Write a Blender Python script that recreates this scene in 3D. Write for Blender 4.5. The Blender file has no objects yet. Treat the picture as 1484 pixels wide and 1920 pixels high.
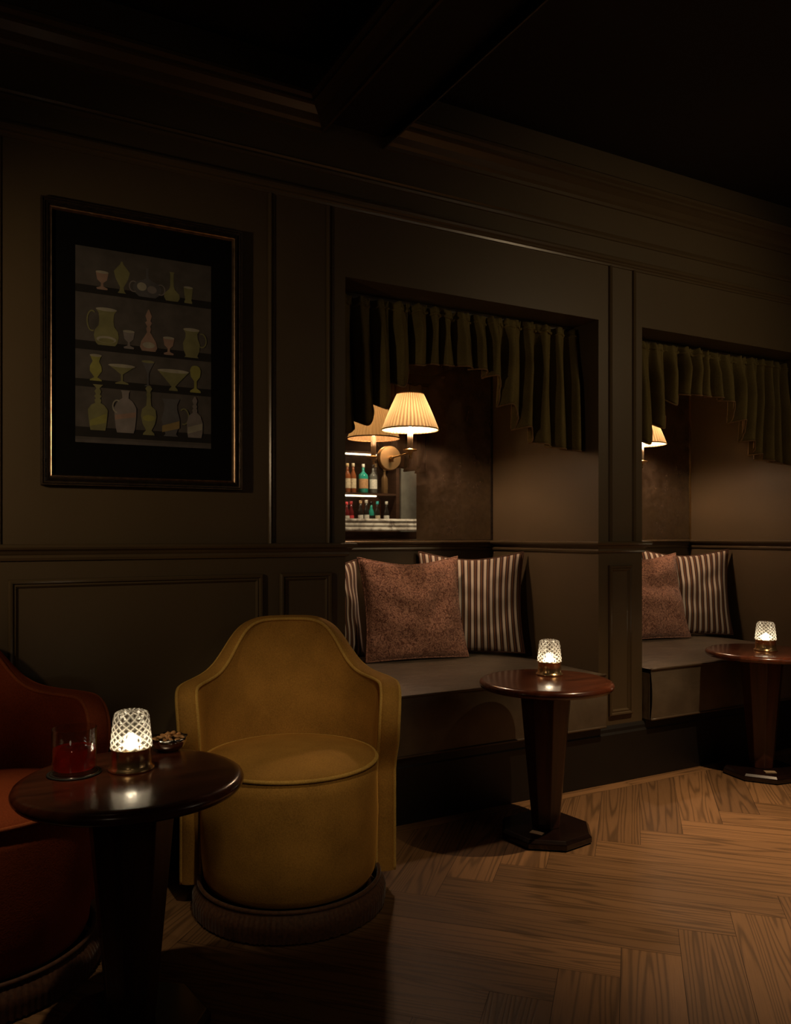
import bpy, math, random
from math import sin, cos, pi, radians, sqrt, atan2
from mathutils import Vector, Matrix, noise

S = bpy.context.scene
COL = S.collection
rnd = random.Random(7)

# ------------------------------------------------------------------ camera
H_EYE = 1.10
CAM_Y = -2.674
cam_d = bpy.data.cameras.new('camera')
cam = bpy.data.objects.new('camera', cam_d); COL.objects.link(cam)
cam.location = (0, CAM_Y, H_EYE)
cam.rotation_euler = (radians(90), 0, radians(-28.54))
cam_d.sensor_width = 36
cam_d.lens = 36 * 1500 / 1920
cam_d.shift_y = 43 / 1920
cam_d.clip_start = 0.02
S.camera = cam

# ------------------------------------------------------------------ world, exposure
w = bpy.data.worlds.new('world'); S.world = w
w.use_nodes = True
w.node_tree.nodes['Background'].inputs[0].default_value = (0.02, 0.015, 0.01, 1)
w.node_tree.nodes['Background'].inputs[1].default_value = 0.0
S.view_settings.view_transform = 'Standard'
S.view_settings.look = 'None'
S.view_settings.gamma = 1
S.view_settings.use_curve_mapping = False
S.view_settings.exposure = 0.0
S.cycles.use_denoising = True
S.cycles.max_bounces = 12
S.cycles.transparent_max_bounces = 16
S.cycles.sample_clamp_indirect = 4
S.cycles.caustics_reflective = False
S.cycles.caustics_refractive = False

WARM = (1.0, 0.65, 0.42)


def spot(name, loc, target, power, angle, blend, col, radius):
    d = bpy.data.lights.new(name, 'SPOT')
    d.energy = power; d.spot_size = radians(angle); d.spot_blend = blend
    d.color = col; d.shadow_soft_size = radius
    o = bpy.data.objects.new(name, d); COL.objects.link(o)
    o.location = loc
    v = Vector(target) - Vector(loc)
    o.rotation_euler = v.to_track_quat('-Z', 'Y').to_euler()
    return o


def point(name, loc, power, col, radius):
    d = bpy.data.lights.new(name, 'POINT')
    d.energy = power; d.color = col; d.shadow_soft_size = radius
    o = bpy.data.objects.new(name, d); COL.objects.link(o)
    o.location = loc
    return o


# recessed ceiling spots of the room
spot('downlight_floor', (2.62, -1.22, 2.72), (2.55, -0.95, 0), 280, 57, 1.0, (1, 0.68, 0.39), 0.012)
spot('downlight_chair', (0.62, -1.75, 2.72), (0.84, -0.40, 0.50), 46, 22, 1.0, (1, 0.76, 0.46), 0.03)
spot('downlight_table', (-0.10, -0.95, 2.72), (0.13, -0.64, 0.50), 46, 23, 1.0, (1, 0.74, 0.46), 0.03)
spot('downlight_bench', (1.95, -2.00, 2.72), (1.96, 0.45, 0.76), 62, 19, 1.0, (1, 0.74, 0.48), 0.03)
spot('downlight_bench_far', (3.45, -2.00, 2.72), (3.46, 0.45, 0.76), 62, 19, 1.0, (1, 0.74, 0.48), 0.03)
# fill lights added behind the camera for mustard chair and wall, no fixture
spot('chair_fill', (0.22, -3.2, 2.40), (0.93, -0.42, 0.42), 44, 19, 0.9, (1, 0.74, 0.44), 0.10)
point('front_fill', (-0.9, -3.0, 1.7), 1.5, (1, 0.78, 0.52), 0.20)
# a sconce on the same wall, out of view to the left
spot('left_sconce', (-0.85, -1.00, 1.55), (0.30, 0.0, 1.45), 24, 72, 1.0, (1, 0.70, 0.40), 0.05)
spot('right_wall_fill', (3.5, -2.3, 2.25), (2.85, 0, 1.85), 30, 64, 1.0, (1, 0.72, 0.40), 0.10)  # added wash for the pier and valances, no fixture behind it
# spots added to brighten the bar marble and bottles, behind right of the camera
spot('bar_counter_fill', (3.55, -1.45, 2.72), (3.45, -2.2, 1.2), 200, 40, 0.8, (1, 0.85, 0.64), 0.03)
spot('bar_shelf_fill', (3.72, -2.35, 2.60), (3.70, -3.12, 1.45), 110, 48, 0.9, (1, 0.84, 0.62), 0.03)


# ------------------------------------------------------------------ material helpers
def mat(name):
    m = bpy.data.materials.new(name); m.use_nodes = True
    return m, m.node_tree.nodes, m.node_tree.links, m.node_tree.nodes['Principled BSDF']


def simple(name, col, rough=0.5, metal=0.0, spec=0.5, noise_amt=0.0, noise_scale=20, bump=0.0, bump_scale=60,
           coat=0.0, sheen=0.0, sheen_col=None):
    m, N, L, P = mat(name)
    P.inputs['Base Color'].default_value = (*col, 1)
    P.inputs['Roughness'].default_value = rough
    P.inputs['Metallic'].default_value = metal
    P.inputs['Specular IOR Level'].default_value = spec
    P.inputs['Coat Weight'].default_value = coat
    P.inputs['Coat Roughness'].default_value = 0.08
    P.inputs['Sheen Weight'].default_value = sheen
    P.inputs['Sheen Roughness'].default_value = 0.35
    if sheen_col: P.inputs['Sheen Tint'].default_value = (*sheen_col, 1)
    tc = N.new('ShaderNodeTexCoord')
    if noise_amt:
        n = N.new('ShaderNodeTexNoise'); n.inputs['Scale'].default_value = noise_scale; n.inputs['Detail'].default_value = 6
        L.new(tc.outputs['Object'], n.inputs['Vector'])
        r = N.new('ShaderNodeValToRGB')
        r.color_ramp.elements[0].position = 0.3; r.color_ramp.elements[1].position = 0.7
        r.color_ramp.elements[0].color = (*[c * (1 - noise_amt) for c in col], 1)
        r.color_ramp.elements[1].color = (*[c * (1 + noise_amt) for c in col], 1)
        L.new(n.outputs['Fac'], r.inputs['Fac']); L.new(r.outputs['Color'], P.inputs['Base Color'])
    if bump:
        n = N.new('ShaderNodeTexNoise'); n.inputs['Scale'].default_value = bump_scale; n.inputs['Detail'].default_value = 5
        L.new(tc.outputs['Object'], n.inputs['Vector'])
        b = N.new('ShaderNodeBump'); b.inputs['Strength'].default_value = bump; b.inputs['Distance'].default_value = 0.004
        L.new(n.outputs['Fac'], b.inputs['Height']); L.new(b.outputs['Normal'], P.inputs['Normal'])
    return m


def wood(name, dark, light, rough=0.3, coat=0.3, axis_scale=(3, 3, 30), rot=(0, 0, 0)):
    m, N, L, P = mat(name)
    tc = N.new('ShaderNodeTexCoord'); mp = N.new('ShaderNodeMapping')
    mp.inputs['Scale'].default_value = axis_scale; mp.inputs['Rotation'].default_value = rot
    n = N.new('ShaderNodeTexNoise'); n.inputs['Scale'].default_value = 3; n.inputs['Detail'].default_value = 8
    n.inputs['Distortion'].default_value = 0.6
    r = N.new('ShaderNodeValToRGB')
    r.color_ramp.elements[0].position = 0.32; r.color_ramp.elements[1].position = 0.68
    r.color_ramp.elements[0].color = (*dark, 1); r.color_ramp.elements[1].color = (*light, 1)
    L.new(tc.outputs['Object'], mp.inputs['Vector']); L.new(mp.outputs['Vector'], n.inputs['Vector'])
    L.new(n.outputs['Fac'], r.inputs['Fac']); L.new(r.outputs['Color'], P.inputs['Base Color'])
    P.inputs['Roughness'].default_value = rough
    P.inputs['Coat Weight'].default_value = coat; P.inputs['Coat Roughness'].default_value = 0.12
    return m


def emit(name, col, strength):
    m, N, L, P = mat(name)
    P.inputs['Base Color'].default_value = (*col, 1)
    P.inputs['Emission Color'].default_value = (*col, 1)
    P.inputs['Emission Strength'].default_value = strength
    return m


def velvet(name, col):
    m, N, L, P = mat(name)
    tc = N.new('ShaderNodeTexCoord')
    n1 = N.new('ShaderNodeTexNoise'); n1.inputs['Scale'].default_value = 7; n1.inputs['Detail'].default_value = 5
    n2 = N.new('ShaderNodeTexNoise'); n2.inputs['Scale'].default_value = 260; n2.inputs['Detail'].default_value = 2
    L.new(tc.outputs['Object'], n1.inputs['Vector']); L.new(tc.outputs['Object'], n2.inputs['Vector'])
    mx = N.new('ShaderNodeMix'); mx.data_type = 'FLOAT'; mx.inputs[0].default_value = 0.45
    L.new(n1.outputs['Fac'], mx.inputs[2]); L.new(n2.outputs['Fac'], mx.inputs[3])
    r = N.new('ShaderNodeValToRGB')
    r.color_ramp.elements[0].position = 0.32; r.color_ramp.elements[1].position = 0.7
    r.color_ramp.elements[0].color = (*[c * 0.62 for c in col], 1)
    r.color_ramp.elements[1].color = (*[min(1, c * 1.25) for c in col], 1)
    L.new(mx.outputs[0], r.inputs['Fac']); L.new(r.outputs['Color'], P.inputs['Base Color'])
    P.inputs['Roughness'].default_value = 0.85
    P.inputs['Specular IOR Level'].default_value = 0.15
    P.inputs['Sheen Weight'].default_value = 0.6; P.inputs['Sheen Roughness'].default_value = 0.35
    P.inputs['Sheen Tint'].default_value = (*[min(1, c * 2.2) for c in col], 1)
    b = N.new('ShaderNodeBump'); b.inputs['Strength'].default_value = 0.25; b.inputs['Distance'].default_value = 0.002
    L.new(n2.outputs['Fac'], b.inputs['Height']); L.new(b.outputs['Normal'], P.inputs['Normal'])
    return m


def leather(name, col):
    m, N, L, P = mat(name)
    tc = N.new('ShaderNodeTexCoord')
    mp = N.new('ShaderNodeMapping'); mp.inputs['Rotation'].default_value = (0, 0, radians(-25)); mp.inputs['Scale'].default_value = (2.2, 13, 3)
    n1 = N.new('ShaderNodeTexNoise'); n1.inputs['Scale'].default_value = 1.6; n1.inputs['Detail'].default_value = 3; n1.inputs['Distortion'].default_value = 0.8
    n2 = N.new('ShaderNodeTexNoise'); n2.inputs['Scale'].default_value = 160; n2.inputs['Detail'].default_value = 3
    n3 = N.new('ShaderNodeTexNoise'); n3.inputs['Scale'].default_value = 9; n3.inputs['Detail'].default_value = 6
    L.new(tc.outputs['Object'], mp.inputs['Vector']); L.new(mp.outputs['Vector'], n1.inputs['Vector'])
    L.new(tc.outputs['Object'], n2.inputs['Vector']); L.new(tc.outputs['Object'], n3.inputs['Vector'])
    r = N.new('ShaderNodeValToRGB')
    r.color_ramp.elements[0].position = 0.3; r.color_ramp.elements[1].position = 0.7
    r.color_ramp.elements[0].color = (*[c * 0.75 for c in col], 1); r.color_ramp.elements[1].color = (*[c * 1.2 for c in col], 1)
    L.new(n3.outputs['Fac'], r.inputs['Fac']); L.new(r.outputs['Color'], P.inputs['Base Color'])
    P.inputs['Roughness'].default_value = 0.42
    b1 = N.new('ShaderNodeBump'); b1.inputs['Strength'].default_value = 0.5; b1.inputs['Distance'].default_value = 0.012
    L.new(n1.outputs['Fac'], b1.inputs['Height'])
    b2 = N.new('ShaderNodeBump'); b2.inputs['Strength'].default_value = 0.12; b2.inputs['Distance'].default_value = 0.002
    L.new(n2.outputs['Fac'], b2.inputs['Height']); L.new(b1.outputs['Normal'], b2.inputs['Normal'])
    L.new(b2.outputs['Normal'], P.inputs['Normal'])
    return m


def parquet_mat():
    m, N, L, P = mat('oak_herringbone')
    uv = N.new('ShaderNodeUVMap'); uv.uv_map = 'UVMap'
    at = N.new('ShaderNodeAttribute'); at.attribute_name = 'tone'
    # long soft grain bent by low noise: cathedral figure
    mp = N.new('ShaderNodeMapping'); mp.inputs['Scale'].default_value = (0.42, 7.5, 1)
    L.new(uv.outputs['UV'], mp.inputs['Vector'])
    nb = N.new('ShaderNodeTexNoise'); nb.inputs['Scale'].default_value = 1.5; nb.inputs['Detail'].default_value = 1.5
    L.new(mp.outputs['Vector'], nb.inputs['Vector'])
    ml = N.new('ShaderNodeMath'); ml.operation = 'MULTIPLY'; ml.inputs[1].default_value = 85
    L.new(nb.outputs['Fac'], ml.inputs[0])
    sn = N.new('ShaderNodeMath'); sn.operation = 'SINE'; L.new(ml.outputs[0], sn.inputs[0])
    mr = N.new('ShaderNodeMapRange'); mr.inputs['From Min'].default_value = -1; mr.inputs['From Max'].default_value = 1
    L.new(sn.outputs[0], mr.inputs['Value'])
    # fine pores
    mp2 = N.new('ShaderNodeMapping'); mp2.inputs['Scale'].default_value = (6, 190, 1)
    L.new(uv.outputs['UV'], mp2.inputs['Vector'])
    nf = N.new('ShaderNodeTexNoise'); nf.inputs['Scale'].default_value = 1.6; nf.inputs['Detail'].default_value = 4
    L.new(mp2.outputs['Vector'], nf.inputs['Vector'])
    pw = N.new('ShaderNodeMath'); pw.operation = 'POWER'; pw.inputs[1].default_value = 3.5
    L.new(mr.outputs[0], pw.inputs[0])
    mx = N.new('ShaderNodeMix'); mx.data_type = 'FLOAT'; mx.inputs[0].default_value = 0.50
    L.new(pw.outputs[0], mx.inputs[2]); L.new(nf.outputs['Fac'], mx.inputs[3])
    r = N.new('ShaderNodeValToRGB')
    r.color_ramp.elements[0].position = 0.12; r.color_ramp.elements[0].color = (0.25, 0.134, 0.058, 1)
    r.color_ramp.elements[1].position = 0.72; r.color_ramp.elements[1].color = (0.120, 0.064, 0.027, 1)
    L.new(mx.outputs[0], r.inputs['Fac'])
    hs = N.new('ShaderNodeHueSaturation')
    mr2 = N.new('ShaderNodeMapRange'); mr2.inputs['To Min'].default_value = 0.72; mr2.inputs['To Max'].default_value = 1.25
    L.new(at.outputs['Fac'], mr2.inputs['Value']); L.new(mr2.outputs[0], hs.inputs['Value'])
    L.new(r.outputs['Color'], hs.inputs['Color']); L.new(hs.outputs['Color'], P.inputs['Base Color'])
    P.inputs['Roughness'].default_value = 0.52
    P.inputs['Specular IOR Level'].default_value = 0.35
    b = N.new('ShaderNodeBump'); b.inputs['Strength'].default_value = 0.18; b.inputs['Distance'].default_value = 0.002; b.invert = True
    L.new(mx.outputs[0], b.inputs['Height']); L.new(b.outputs['Normal'], P.inputs['Normal'])
    return m


def antique_mirror_mat():
    m, N, L, P = mat('antique_mirror_glass')
    out = N['Material Output']
    tc = N.new('ShaderNodeTexCoord')
    n1 = N.new('ShaderNodeTexNoise'); n1.inputs['Scale'].default_value = 9; n1.inputs['Detail'].default_value = 8; n1.inputs['Roughness'].default_value = 0.65
    n2 = N.new('ShaderNodeTexNoise'); n2.inputs['Scale'].default_value = 70; n2.inputs['Detail'].default_value = 5
    for n in (n1, n2): L.new(tc.outputs['Object'], n.inputs['Vector'])
    mx = N.new('ShaderNodeMix'); mx.data_type = 'FLOAT'; mx.inputs[0].default_value = 0.5
    L.new(n1.outputs['Fac'], mx.inputs[2]); L.new(n2.outputs['Fac'], mx.inputs[3])
    r = N.new('ShaderNodeValToRGB')
    r.color_ramp.elements[0].position = 0.38; r.color_ramp.elements[0].color = (0.40, 0.40, 0.40, 1)
    r.color_ramp.elements[1].position = 0.60; r.color_ramp.elements[1].color = (0.72, 0.72, 0.72, 1)
    L.new(n1.outputs['Fac'], r.inputs['Fac'])
    sx = N.new('ShaderNodeSeparateXYZ'); L.new(tc.outputs['Object'], sx.inputs[0])
    ge = N.new('ShaderNodeMapRange'); ge.inputs['From Min'].default_value = 0.09; ge.inputs['From Max'].default_value = 0.30
    ge.inputs['To Min'].default_value = 0.14; ge.inputs['To Max'].default_value = 1.1; L.new(sx.outputs['X'], ge.inputs['Value'])
    fm = N.new('ShaderNodeMath'); fm.operation = 'MULTIPLY'; L.new(r.outputs['Color'], fm.inputs[0]); L.new(ge.outputs[0], fm.inputs[1])
    g = N.new('ShaderNodeBsdfGlossy'); g.inputs['Color'].default_value = (0.86, 0.80, 0.68, 1); g.inputs['Roughness'].default_value = 0.012
    d = N.new('ShaderNodeBsdfDiffuse'); d.inputs['Color'].default_value = (0.13, 0.085, 0.052, 1)
    dr = N.new('ShaderNodeValToRGB'); dr.color_ramp.elements[0].position = 0.40; dr.color_ramp.elements[1].position = 0.60
    dr.color_ramp.elements[0].color = (0.045, 0.029, 0.018, 1); dr.color_ramp.elements[1].color = (0.105, 0.072, 0.046, 1)
    L.new(mx.outputs[0], dr.inputs['Fac']); L.new(dr.outputs['Color'], d.inputs['Color'])
    ms = N.new('ShaderNodeMixShader')
    L.new(fm.outputs[0], ms.inputs[0]); L.new(g.outputs[0], ms.inputs[1]); L.new(d.outputs[0], ms.inputs[2])
    L.new(ms.outputs[0], out.inputs['Surface'])
    return m


def shade_mat():
    m, N, L, P = mat('pleated_lampshade_silk')
    out = N['Material Output']
    d = N.new('ShaderNodeBsdfDiffuse'); d.inputs['Color'].default_value = (0.80, 0.62, 0.40, 1)
    at = N.new('ShaderNodeAttribute'); at.attribute_name = 'fold'
    r = N.new('ShaderNodeValToRGB'); r.color_ramp.elements[0].color = (0.050, 0.032, 0.014, 1); r.color_ramp.elements[1].color = (0.20, 0.157, 0.082, 1)
    r.color_ramp.elements[0].position = 0.0; r.color_ramp.elements[1].position = 0.75
    L.new(at.outputs['Fac'], r.inputs['Fac'])
    t = N.new('ShaderNodeBsdfTranslucent'); t.inputs['Color'].default_value = (0.115, 0.092, 0.047, 1)
    L.new(r.outputs['Color'], t.inputs['Color'])
    ms = N.new('ShaderNodeMixShader'); ms.inputs[0].default_value = 0.42
    L.new(d.outputs[0], ms.inputs[1]); L.new(t.outputs[0], ms.inputs[2]); L.new(ms.outputs[0], out.inputs['Surface'])
    return m


def crystal_mat():
    m, N, L, P = mat('cut_crystal')
    out = N['Material Output']
    tr = N.new('ShaderNodeBsdfTransparent'); tr.inputs['Color'].default_value = (0.97, 0.96, 0.93, 1)
    gl = N.new('ShaderNodeBsdfGlossy'); gl.inputs['Roughness'].default_value = 0.05
    gs = N.new('ShaderNodeBsdfGlass'); gs.inputs['IOR'].default_value = 1.35; gs.inputs['Roughness'].default_value = 0.03
    tl = N.new('ShaderNodeBsdfTranslucent'); tl.inputs['Color'].default_value = (1, 0.96, 0.86, 1)
    at = N.new('ShaderNodeAttribute'); at.attribute_name = 'cut'
    m1 = N.new('ShaderNodeMixShader'); m1.inputs[0].default_value = 0.35
    L.new(tr.outputs[0], m1.inputs[1]); L.new(gs.outputs[0], m1.inputs[2])
    m2 = N.new('ShaderNodeMixShader'); m2.inputs[0].default_value = 0.12
    L.new(m1.outputs[0], m2.inputs[1]); L.new(gl.outputs[0], m2.inputs[2])
    mr = N.new('ShaderNodeMapRange'); mr.inputs['To Min'].default_value = 0.0; mr.inputs['To Max'].default_value = 0.75
    pw = N.new('ShaderNodeMath'); pw.operation = 'POWER'; pw.inputs[1].default_value = 2.5
    L.new(at.outputs['Fac'], pw.inputs[0]); L.new(pw.outputs[0], mr.inputs['Value'])
    m3 = N.new('ShaderNodeMixShader'); L.new(mr.outputs[0], m3.inputs[0])
    L.new(m2.outputs[0], m3.inputs[1]); L.new(tl.outputs[0], m3.inputs[2])
    L.new(m3.outputs[0], out.inputs['Surface'])
    return m


def clear_glass(name, tint=(1, 1, 1), glossy=0.10):
    """thin clear pane or wall: see-through with Fresnel reflections"""
    m, N, L, P = mat(name)
    out = N['Material Output']
    tr = N.new('ShaderNodeBsdfTransparent'); tr.inputs['Color'].default_value = (*tint, 1)
    gl = N.new('ShaderNodeBsdfGlossy'); gl.inputs['Roughness'].default_value = 0.02
    lw = N.new('ShaderNodeLayerWeight'); lw.inputs['Blend'].default_value = 0.5
    pw = N.new('ShaderNodeMath'); pw.operation = 'POWER'; pw.inputs[1].default_value = 4.0; L.new(lw.outputs['Facing'], pw.inputs[0])
    mr = N.new('ShaderNodeMapRange'); mr.inputs['To Min'].default_value = glossy * 0.4; mr.inputs['To Max'].default_value = min(1, glossy * 6)
    L.new(pw.outputs[0], mr.inputs['Value'])
    ms = N.new('ShaderNodeMixShader'); L.new(mr.outputs[0], ms.inputs[0])
    L.new(tr.outputs[0], ms.inputs[1]); L.new(gl.outputs[0], ms.inputs[2]); L.new(ms.outputs[0], out.inputs['Surface'])
    return m


def stripe_mat():
    m, N, L, P = mat('ticking_stripe_velvet')
    uv = N.new('ShaderNodeUVMap'); uv.uv_map = 'UVMap'
    sx = N.new('ShaderNodeSeparateXYZ'); L.new(uv.outputs['UV'], sx.inputs[0])
    ml = N.new('ShaderNodeMath'); ml.operation = 'MULTIPLY'; ml.inputs[1].default_value = 16.0
    L.new(sx.outputs['X'], ml.inputs[0])
    fr = N.new('ShaderNodeMath'); fr.operation = 'FRACT'; L.new(ml.outputs[0], fr.inputs[0])
    r = N.new('ShaderNodeValToRGB'); cr = r.color_ramp; cr.interpolation = 'CONSTANT'
    stops = [(0.0, (0.72, 0.62, 0.50)), (0.40, (0.03, 0.014, 0.012)), (0.56, (0.24, 0.095, 0.03)), (0.70, (0.03, 0.014, 0.012)),
             (0.84, (0.14, 0.05, 0.03)), (0.93, (0.03, 0.014, 0.012))]
    while len(cr.elements) < len(stops): cr.elements.new(0.5)
    for e, (p, c) in zip(cr.elements, stops): e.position = p; e.color = (*c, 1)
    L.new(fr.outputs[0], r.inputs['Fac'])
    L.new(r.outputs['Color'], P.inputs['Base Color'])
    P.inputs['Roughness'].default_value = 0.85; P.inputs['Sheen Weight'].default_value = 0.25
    tc = N.new('ShaderNodeTexCoord')
    n = N.new('ShaderNodeTexNoise'); n.inputs['Scale'].default_value = 220
    L.new(tc.outputs['Object'], n.inputs['Vector'])
    b = N.new('ShaderNodeBump'); b.inputs['Strength'].default_value = 0.2; b.inputs['Distance'].default_value = 0.002
    L.new(n.outputs['Fac'], b.inputs['Height']); L.new(b.outputs['Normal'], P.inputs['Normal'])
    return m


def curly_mat():
    m, N, L, P = mat('curly_rust_boucle')
    tc = N.new('ShaderNodeTexCoord')
    n = N.new('ShaderNodeTexNoise'); n.inputs['Scale'].default_value = 46; n.inputs['Detail'].default_value = 2; n.inputs['Distortion'].default_value = 3.2
    L.new(tc.outputs['Object'], n.inputs['Vector'])
    r = N.new('ShaderNodeValToRGB')
    r.color_ramp.elements[0].position = 0.38; r.color_ramp.elements[0].color = (0.16, 0.058, 0.034, 1)
    r.color_ramp.elements[1].position = 0.62; r.color_ramp.elements[1].color = (0.56, 0.285, 0.185, 1)
    L.new(n.outputs['Fac'], r.inputs['Fac']); L.new(r.outputs['Color'], P.inputs['Base Color'])
    P.inputs['Roughness'].default_value = 0.85; P.inputs['Sheen Weight'].default_value = 0.3
    b = N.new('ShaderNodeBump'); b.inputs['Strength'].default_value = 0.7; b.inputs['Distance'].default_value = 0.006
    L.new(n.outputs['Fac'], b.inputs['Height']); L.new(b.outputs['Normal'], P.inputs['Normal'])
    return m


def marble_mat():
    m, N, L, P = mat('veined_marble')
    tc = N.new('ShaderNodeTexCoord')
    n = N.new('ShaderNodeTexNoise'); n.inputs['Scale'].default_value = 9; n.inputs['Detail'].default_value = 9; n.inputs['Distortion'].default_value = 1.2
    L.new(tc.outputs['Object'], n.inputs['Vector'])
    r = N.new('ShaderNodeValToRGB')
    r.color_ramp.elements[0].position = 0.35; r.color_ramp.elements[0].color = (0.16, 0.13, 0.11, 1)
    r.color_ramp.elements[1].position = 0.62; r.color_ramp.elements[1].color = (0.58, 0.54, 0.48, 1)
    L.new(n.outputs['Fac'], r.inputs['Fac']); L.new(r.outputs['Color'], P.inputs['Base Color'])
    P.inputs['Roughness'].default_value = 0.15
    return m


M = {}
M['wall'] = simple('olive_brown_paint', (0.104, 0.075, 0.041), 0.42, spec=0.4, noise_amt=0.06, noise_scale=3, bump=0.05, bump_scale=90)
M['ceiling'] = simple('dark_ceiling_paint', (0.020, 0.014, 0.009), 0.7, noise_amt=0.05, noise_scale=3)
M['trim'] = simple('olive_brown_gloss_paint', (0.104, 0.075, 0.041), 0.26, spec=0.5, noise_amt=0.05, noise_scale=4)
M['plinth'] = simple('near_black_skirting_paint', (0.009, 0.007, 0.005), 0.5, noise_amt=0.1)
M['floor'] = parquet_mat()
M['gap'] = simple('dark_floor_joint', (0.02, 0.01, 0.005), 0.8)
M['yellow'] = velvet('mustard_velvet', (0.41, 0.215, 0.046))
M['yellow_pipe'] = velvet('mustard_piping', (0.58, 0.35, 0.085))
M['red'] = velvet('rust_red_velvet', (0.36, 0.078, 0.024))
M['red_pipe'] = velvet('rust_red_piping', (0.46, 0.12, 0.04))
M['fringe_y'] = simple('bronze_bullion_fringe', (0.10, 0.042, 0.017), 0.7, noise_amt=0.35, noise_scale=120, sheen=0.3)
M['fringe_r'] = simple('brown_bullion_fringe', (0.09, 0.035, 0.014), 0.7, noise_amt=0.35, noise_scale=120, sheen=0.3)
M['black'] = simple('black_lacquer', (0.012, 0.010, 0.009), 0.25)
M['table'] = wood('mahogany_varnish', (0.055, 0.014, 0.006), (0.14, 0.038, 0.016), 0.24, 0.4, (2, 12, 2))
M['column'] = wood('mahogany_column', (0.032, 0.009, 0.005), (0.075, 0.024, 0.011), 0.35, 0.2, (10, 10, 1.0))
M['table_base'] = wood('black_mahogany_base', (0.006, 0.003, 0.002), (0.014, 0.006, 0.004), 0.22, 0.4)
M['brass'] = simple('aged_brass', (0.62, 0.43, 0.20), 0.30, 1.0, noise_amt=0.08, noise_scale=30)
M['plaque'] = simple('dull_brass_plaque', (0.55, 0.42, 0.27), 0.35, 0.3)
M['gold'] = simple('polished_gold', (0.88, 0.62, 0.32), 0.22, 0.92)
M['silver'] = simple('polished_pewter', (0.62, 0.58, 0.53), 0.14, 1.0)
M['crystal'] = crystal_mat()
M['bulb'] = emit('lamp_led_core', (1.0, 0.82, 0.56), 22)
M['shade'] = shade_mat()
M['shade_trim'] = simple('shade_binding', (0.30, 0.15, 0.06), 0.8)
M['candle'] = simple('ivory_candle_sleeve', (0.92, 0.86, 0.74), 0.5)
M['sconce_bulb'] = emit('sconce_bulb_glow', (1.0, 0.62, 0.30), 30)
M['mirror'] = antique_mirror_mat()
M['leather'] = leather('olive_brown_leather', (0.14, 0.112, 0.078))
M['leather_pipe'] = simple('olive_leather_piping', (0.10, 0.072, 0.045), 0.4)
M['stripe'] = stripe_mat()
M['stripe_pipe'] = simple('brown_cord_piping', (0.10, 0.045, 0.025), 0.8)
M['curly'] = curly_mat()
M['curtain'] = velvet('olive_velvet_curtain', (0.155, 0.122, 0.045))
M['curtain_lining'] = simple('valance_trim_braid', (0.20, 0.12, 0.05), 0.8, noise_amt=0.2, noise_scale=90)
M['lining'] = simple('tan_sateen_lining', (0.40, 0.28, 0.19), 0.7)
M['frame'] = simple('black_gilt_frame', (0.022, 0.016, 0.012), 0.24, noise_amt=0.3, noise_scale=60)
M['gilt'] = simple('rubbed_copper_gilt', (0.50, 0.36, 0.24), 0.34, 1.0, noise_amt=0.3, noise_scale=50)
M['mat_board'] = simple('black_mat_board', (0.005, 0.005, 0.005), 0.9, spec=0.1)
M['glaze'] = clear_glass('picture_glazing', glossy=0.04)
M['tumbler'] = clear_glass('tumbler_glass', (0.98, 0.98, 0.97), 0.26)
M['ice'] = clear_glass('clear_ice', (0.97, 0.90, 0.88), 0.35)
M['drink'] = clear_glass('red_cocktail', (0.90, 0.34, 0.25), 0.05)
_n = M['drink'].node_tree; _o = _n.nodes['Material Output']; _f = _o.inputs['Surface'].links[0].from_socket
_t = _n.nodes.new('ShaderNodeBsdfTranslucent'); _t.inputs['Color'].default_value = (0.95, 0.10, 0.05, 1)
_m = _n.nodes.new('ShaderNodeMixShader'); _m.inputs[0].default_value = 0.55
_n.links.new(_f, _m.inputs[1]); _n.links.new(_t.outputs[0], _m.inputs[2]); _n.links.new(_m.outputs[0], _o.inputs['Surface'])
M['coaster'] = simple('dark_green_leather_coaster', (0.03, 0.032, 0.026), 0.5)
M['marble'] = marble_mat()
M['barwood'] = wood('dark_bar_oak', (0.030, 0.014, 0.008), (0.075, 0.034, 0.018), 0.4, 0.2)
M['copper'] = simple('burnished_copper_leather', (0.28, 0.10, 0.05), 0.4, noise_amt=0.3, noise_scale=40)
M['led'] = emit('led_strip', (1.0, 0.82, 0.60), 9)
M['steel'] = simple('brushed_pale_mirror_panel', (0.40, 0.38, 0.32), 0.35, 0.6, noise_amt=0.2, noise_scale=9)
M['nut'] = simple('roasted_nut', (0.66, 0.34, 0.13), 0.45, noise_amt=0.3, noise_scale=60)


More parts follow.
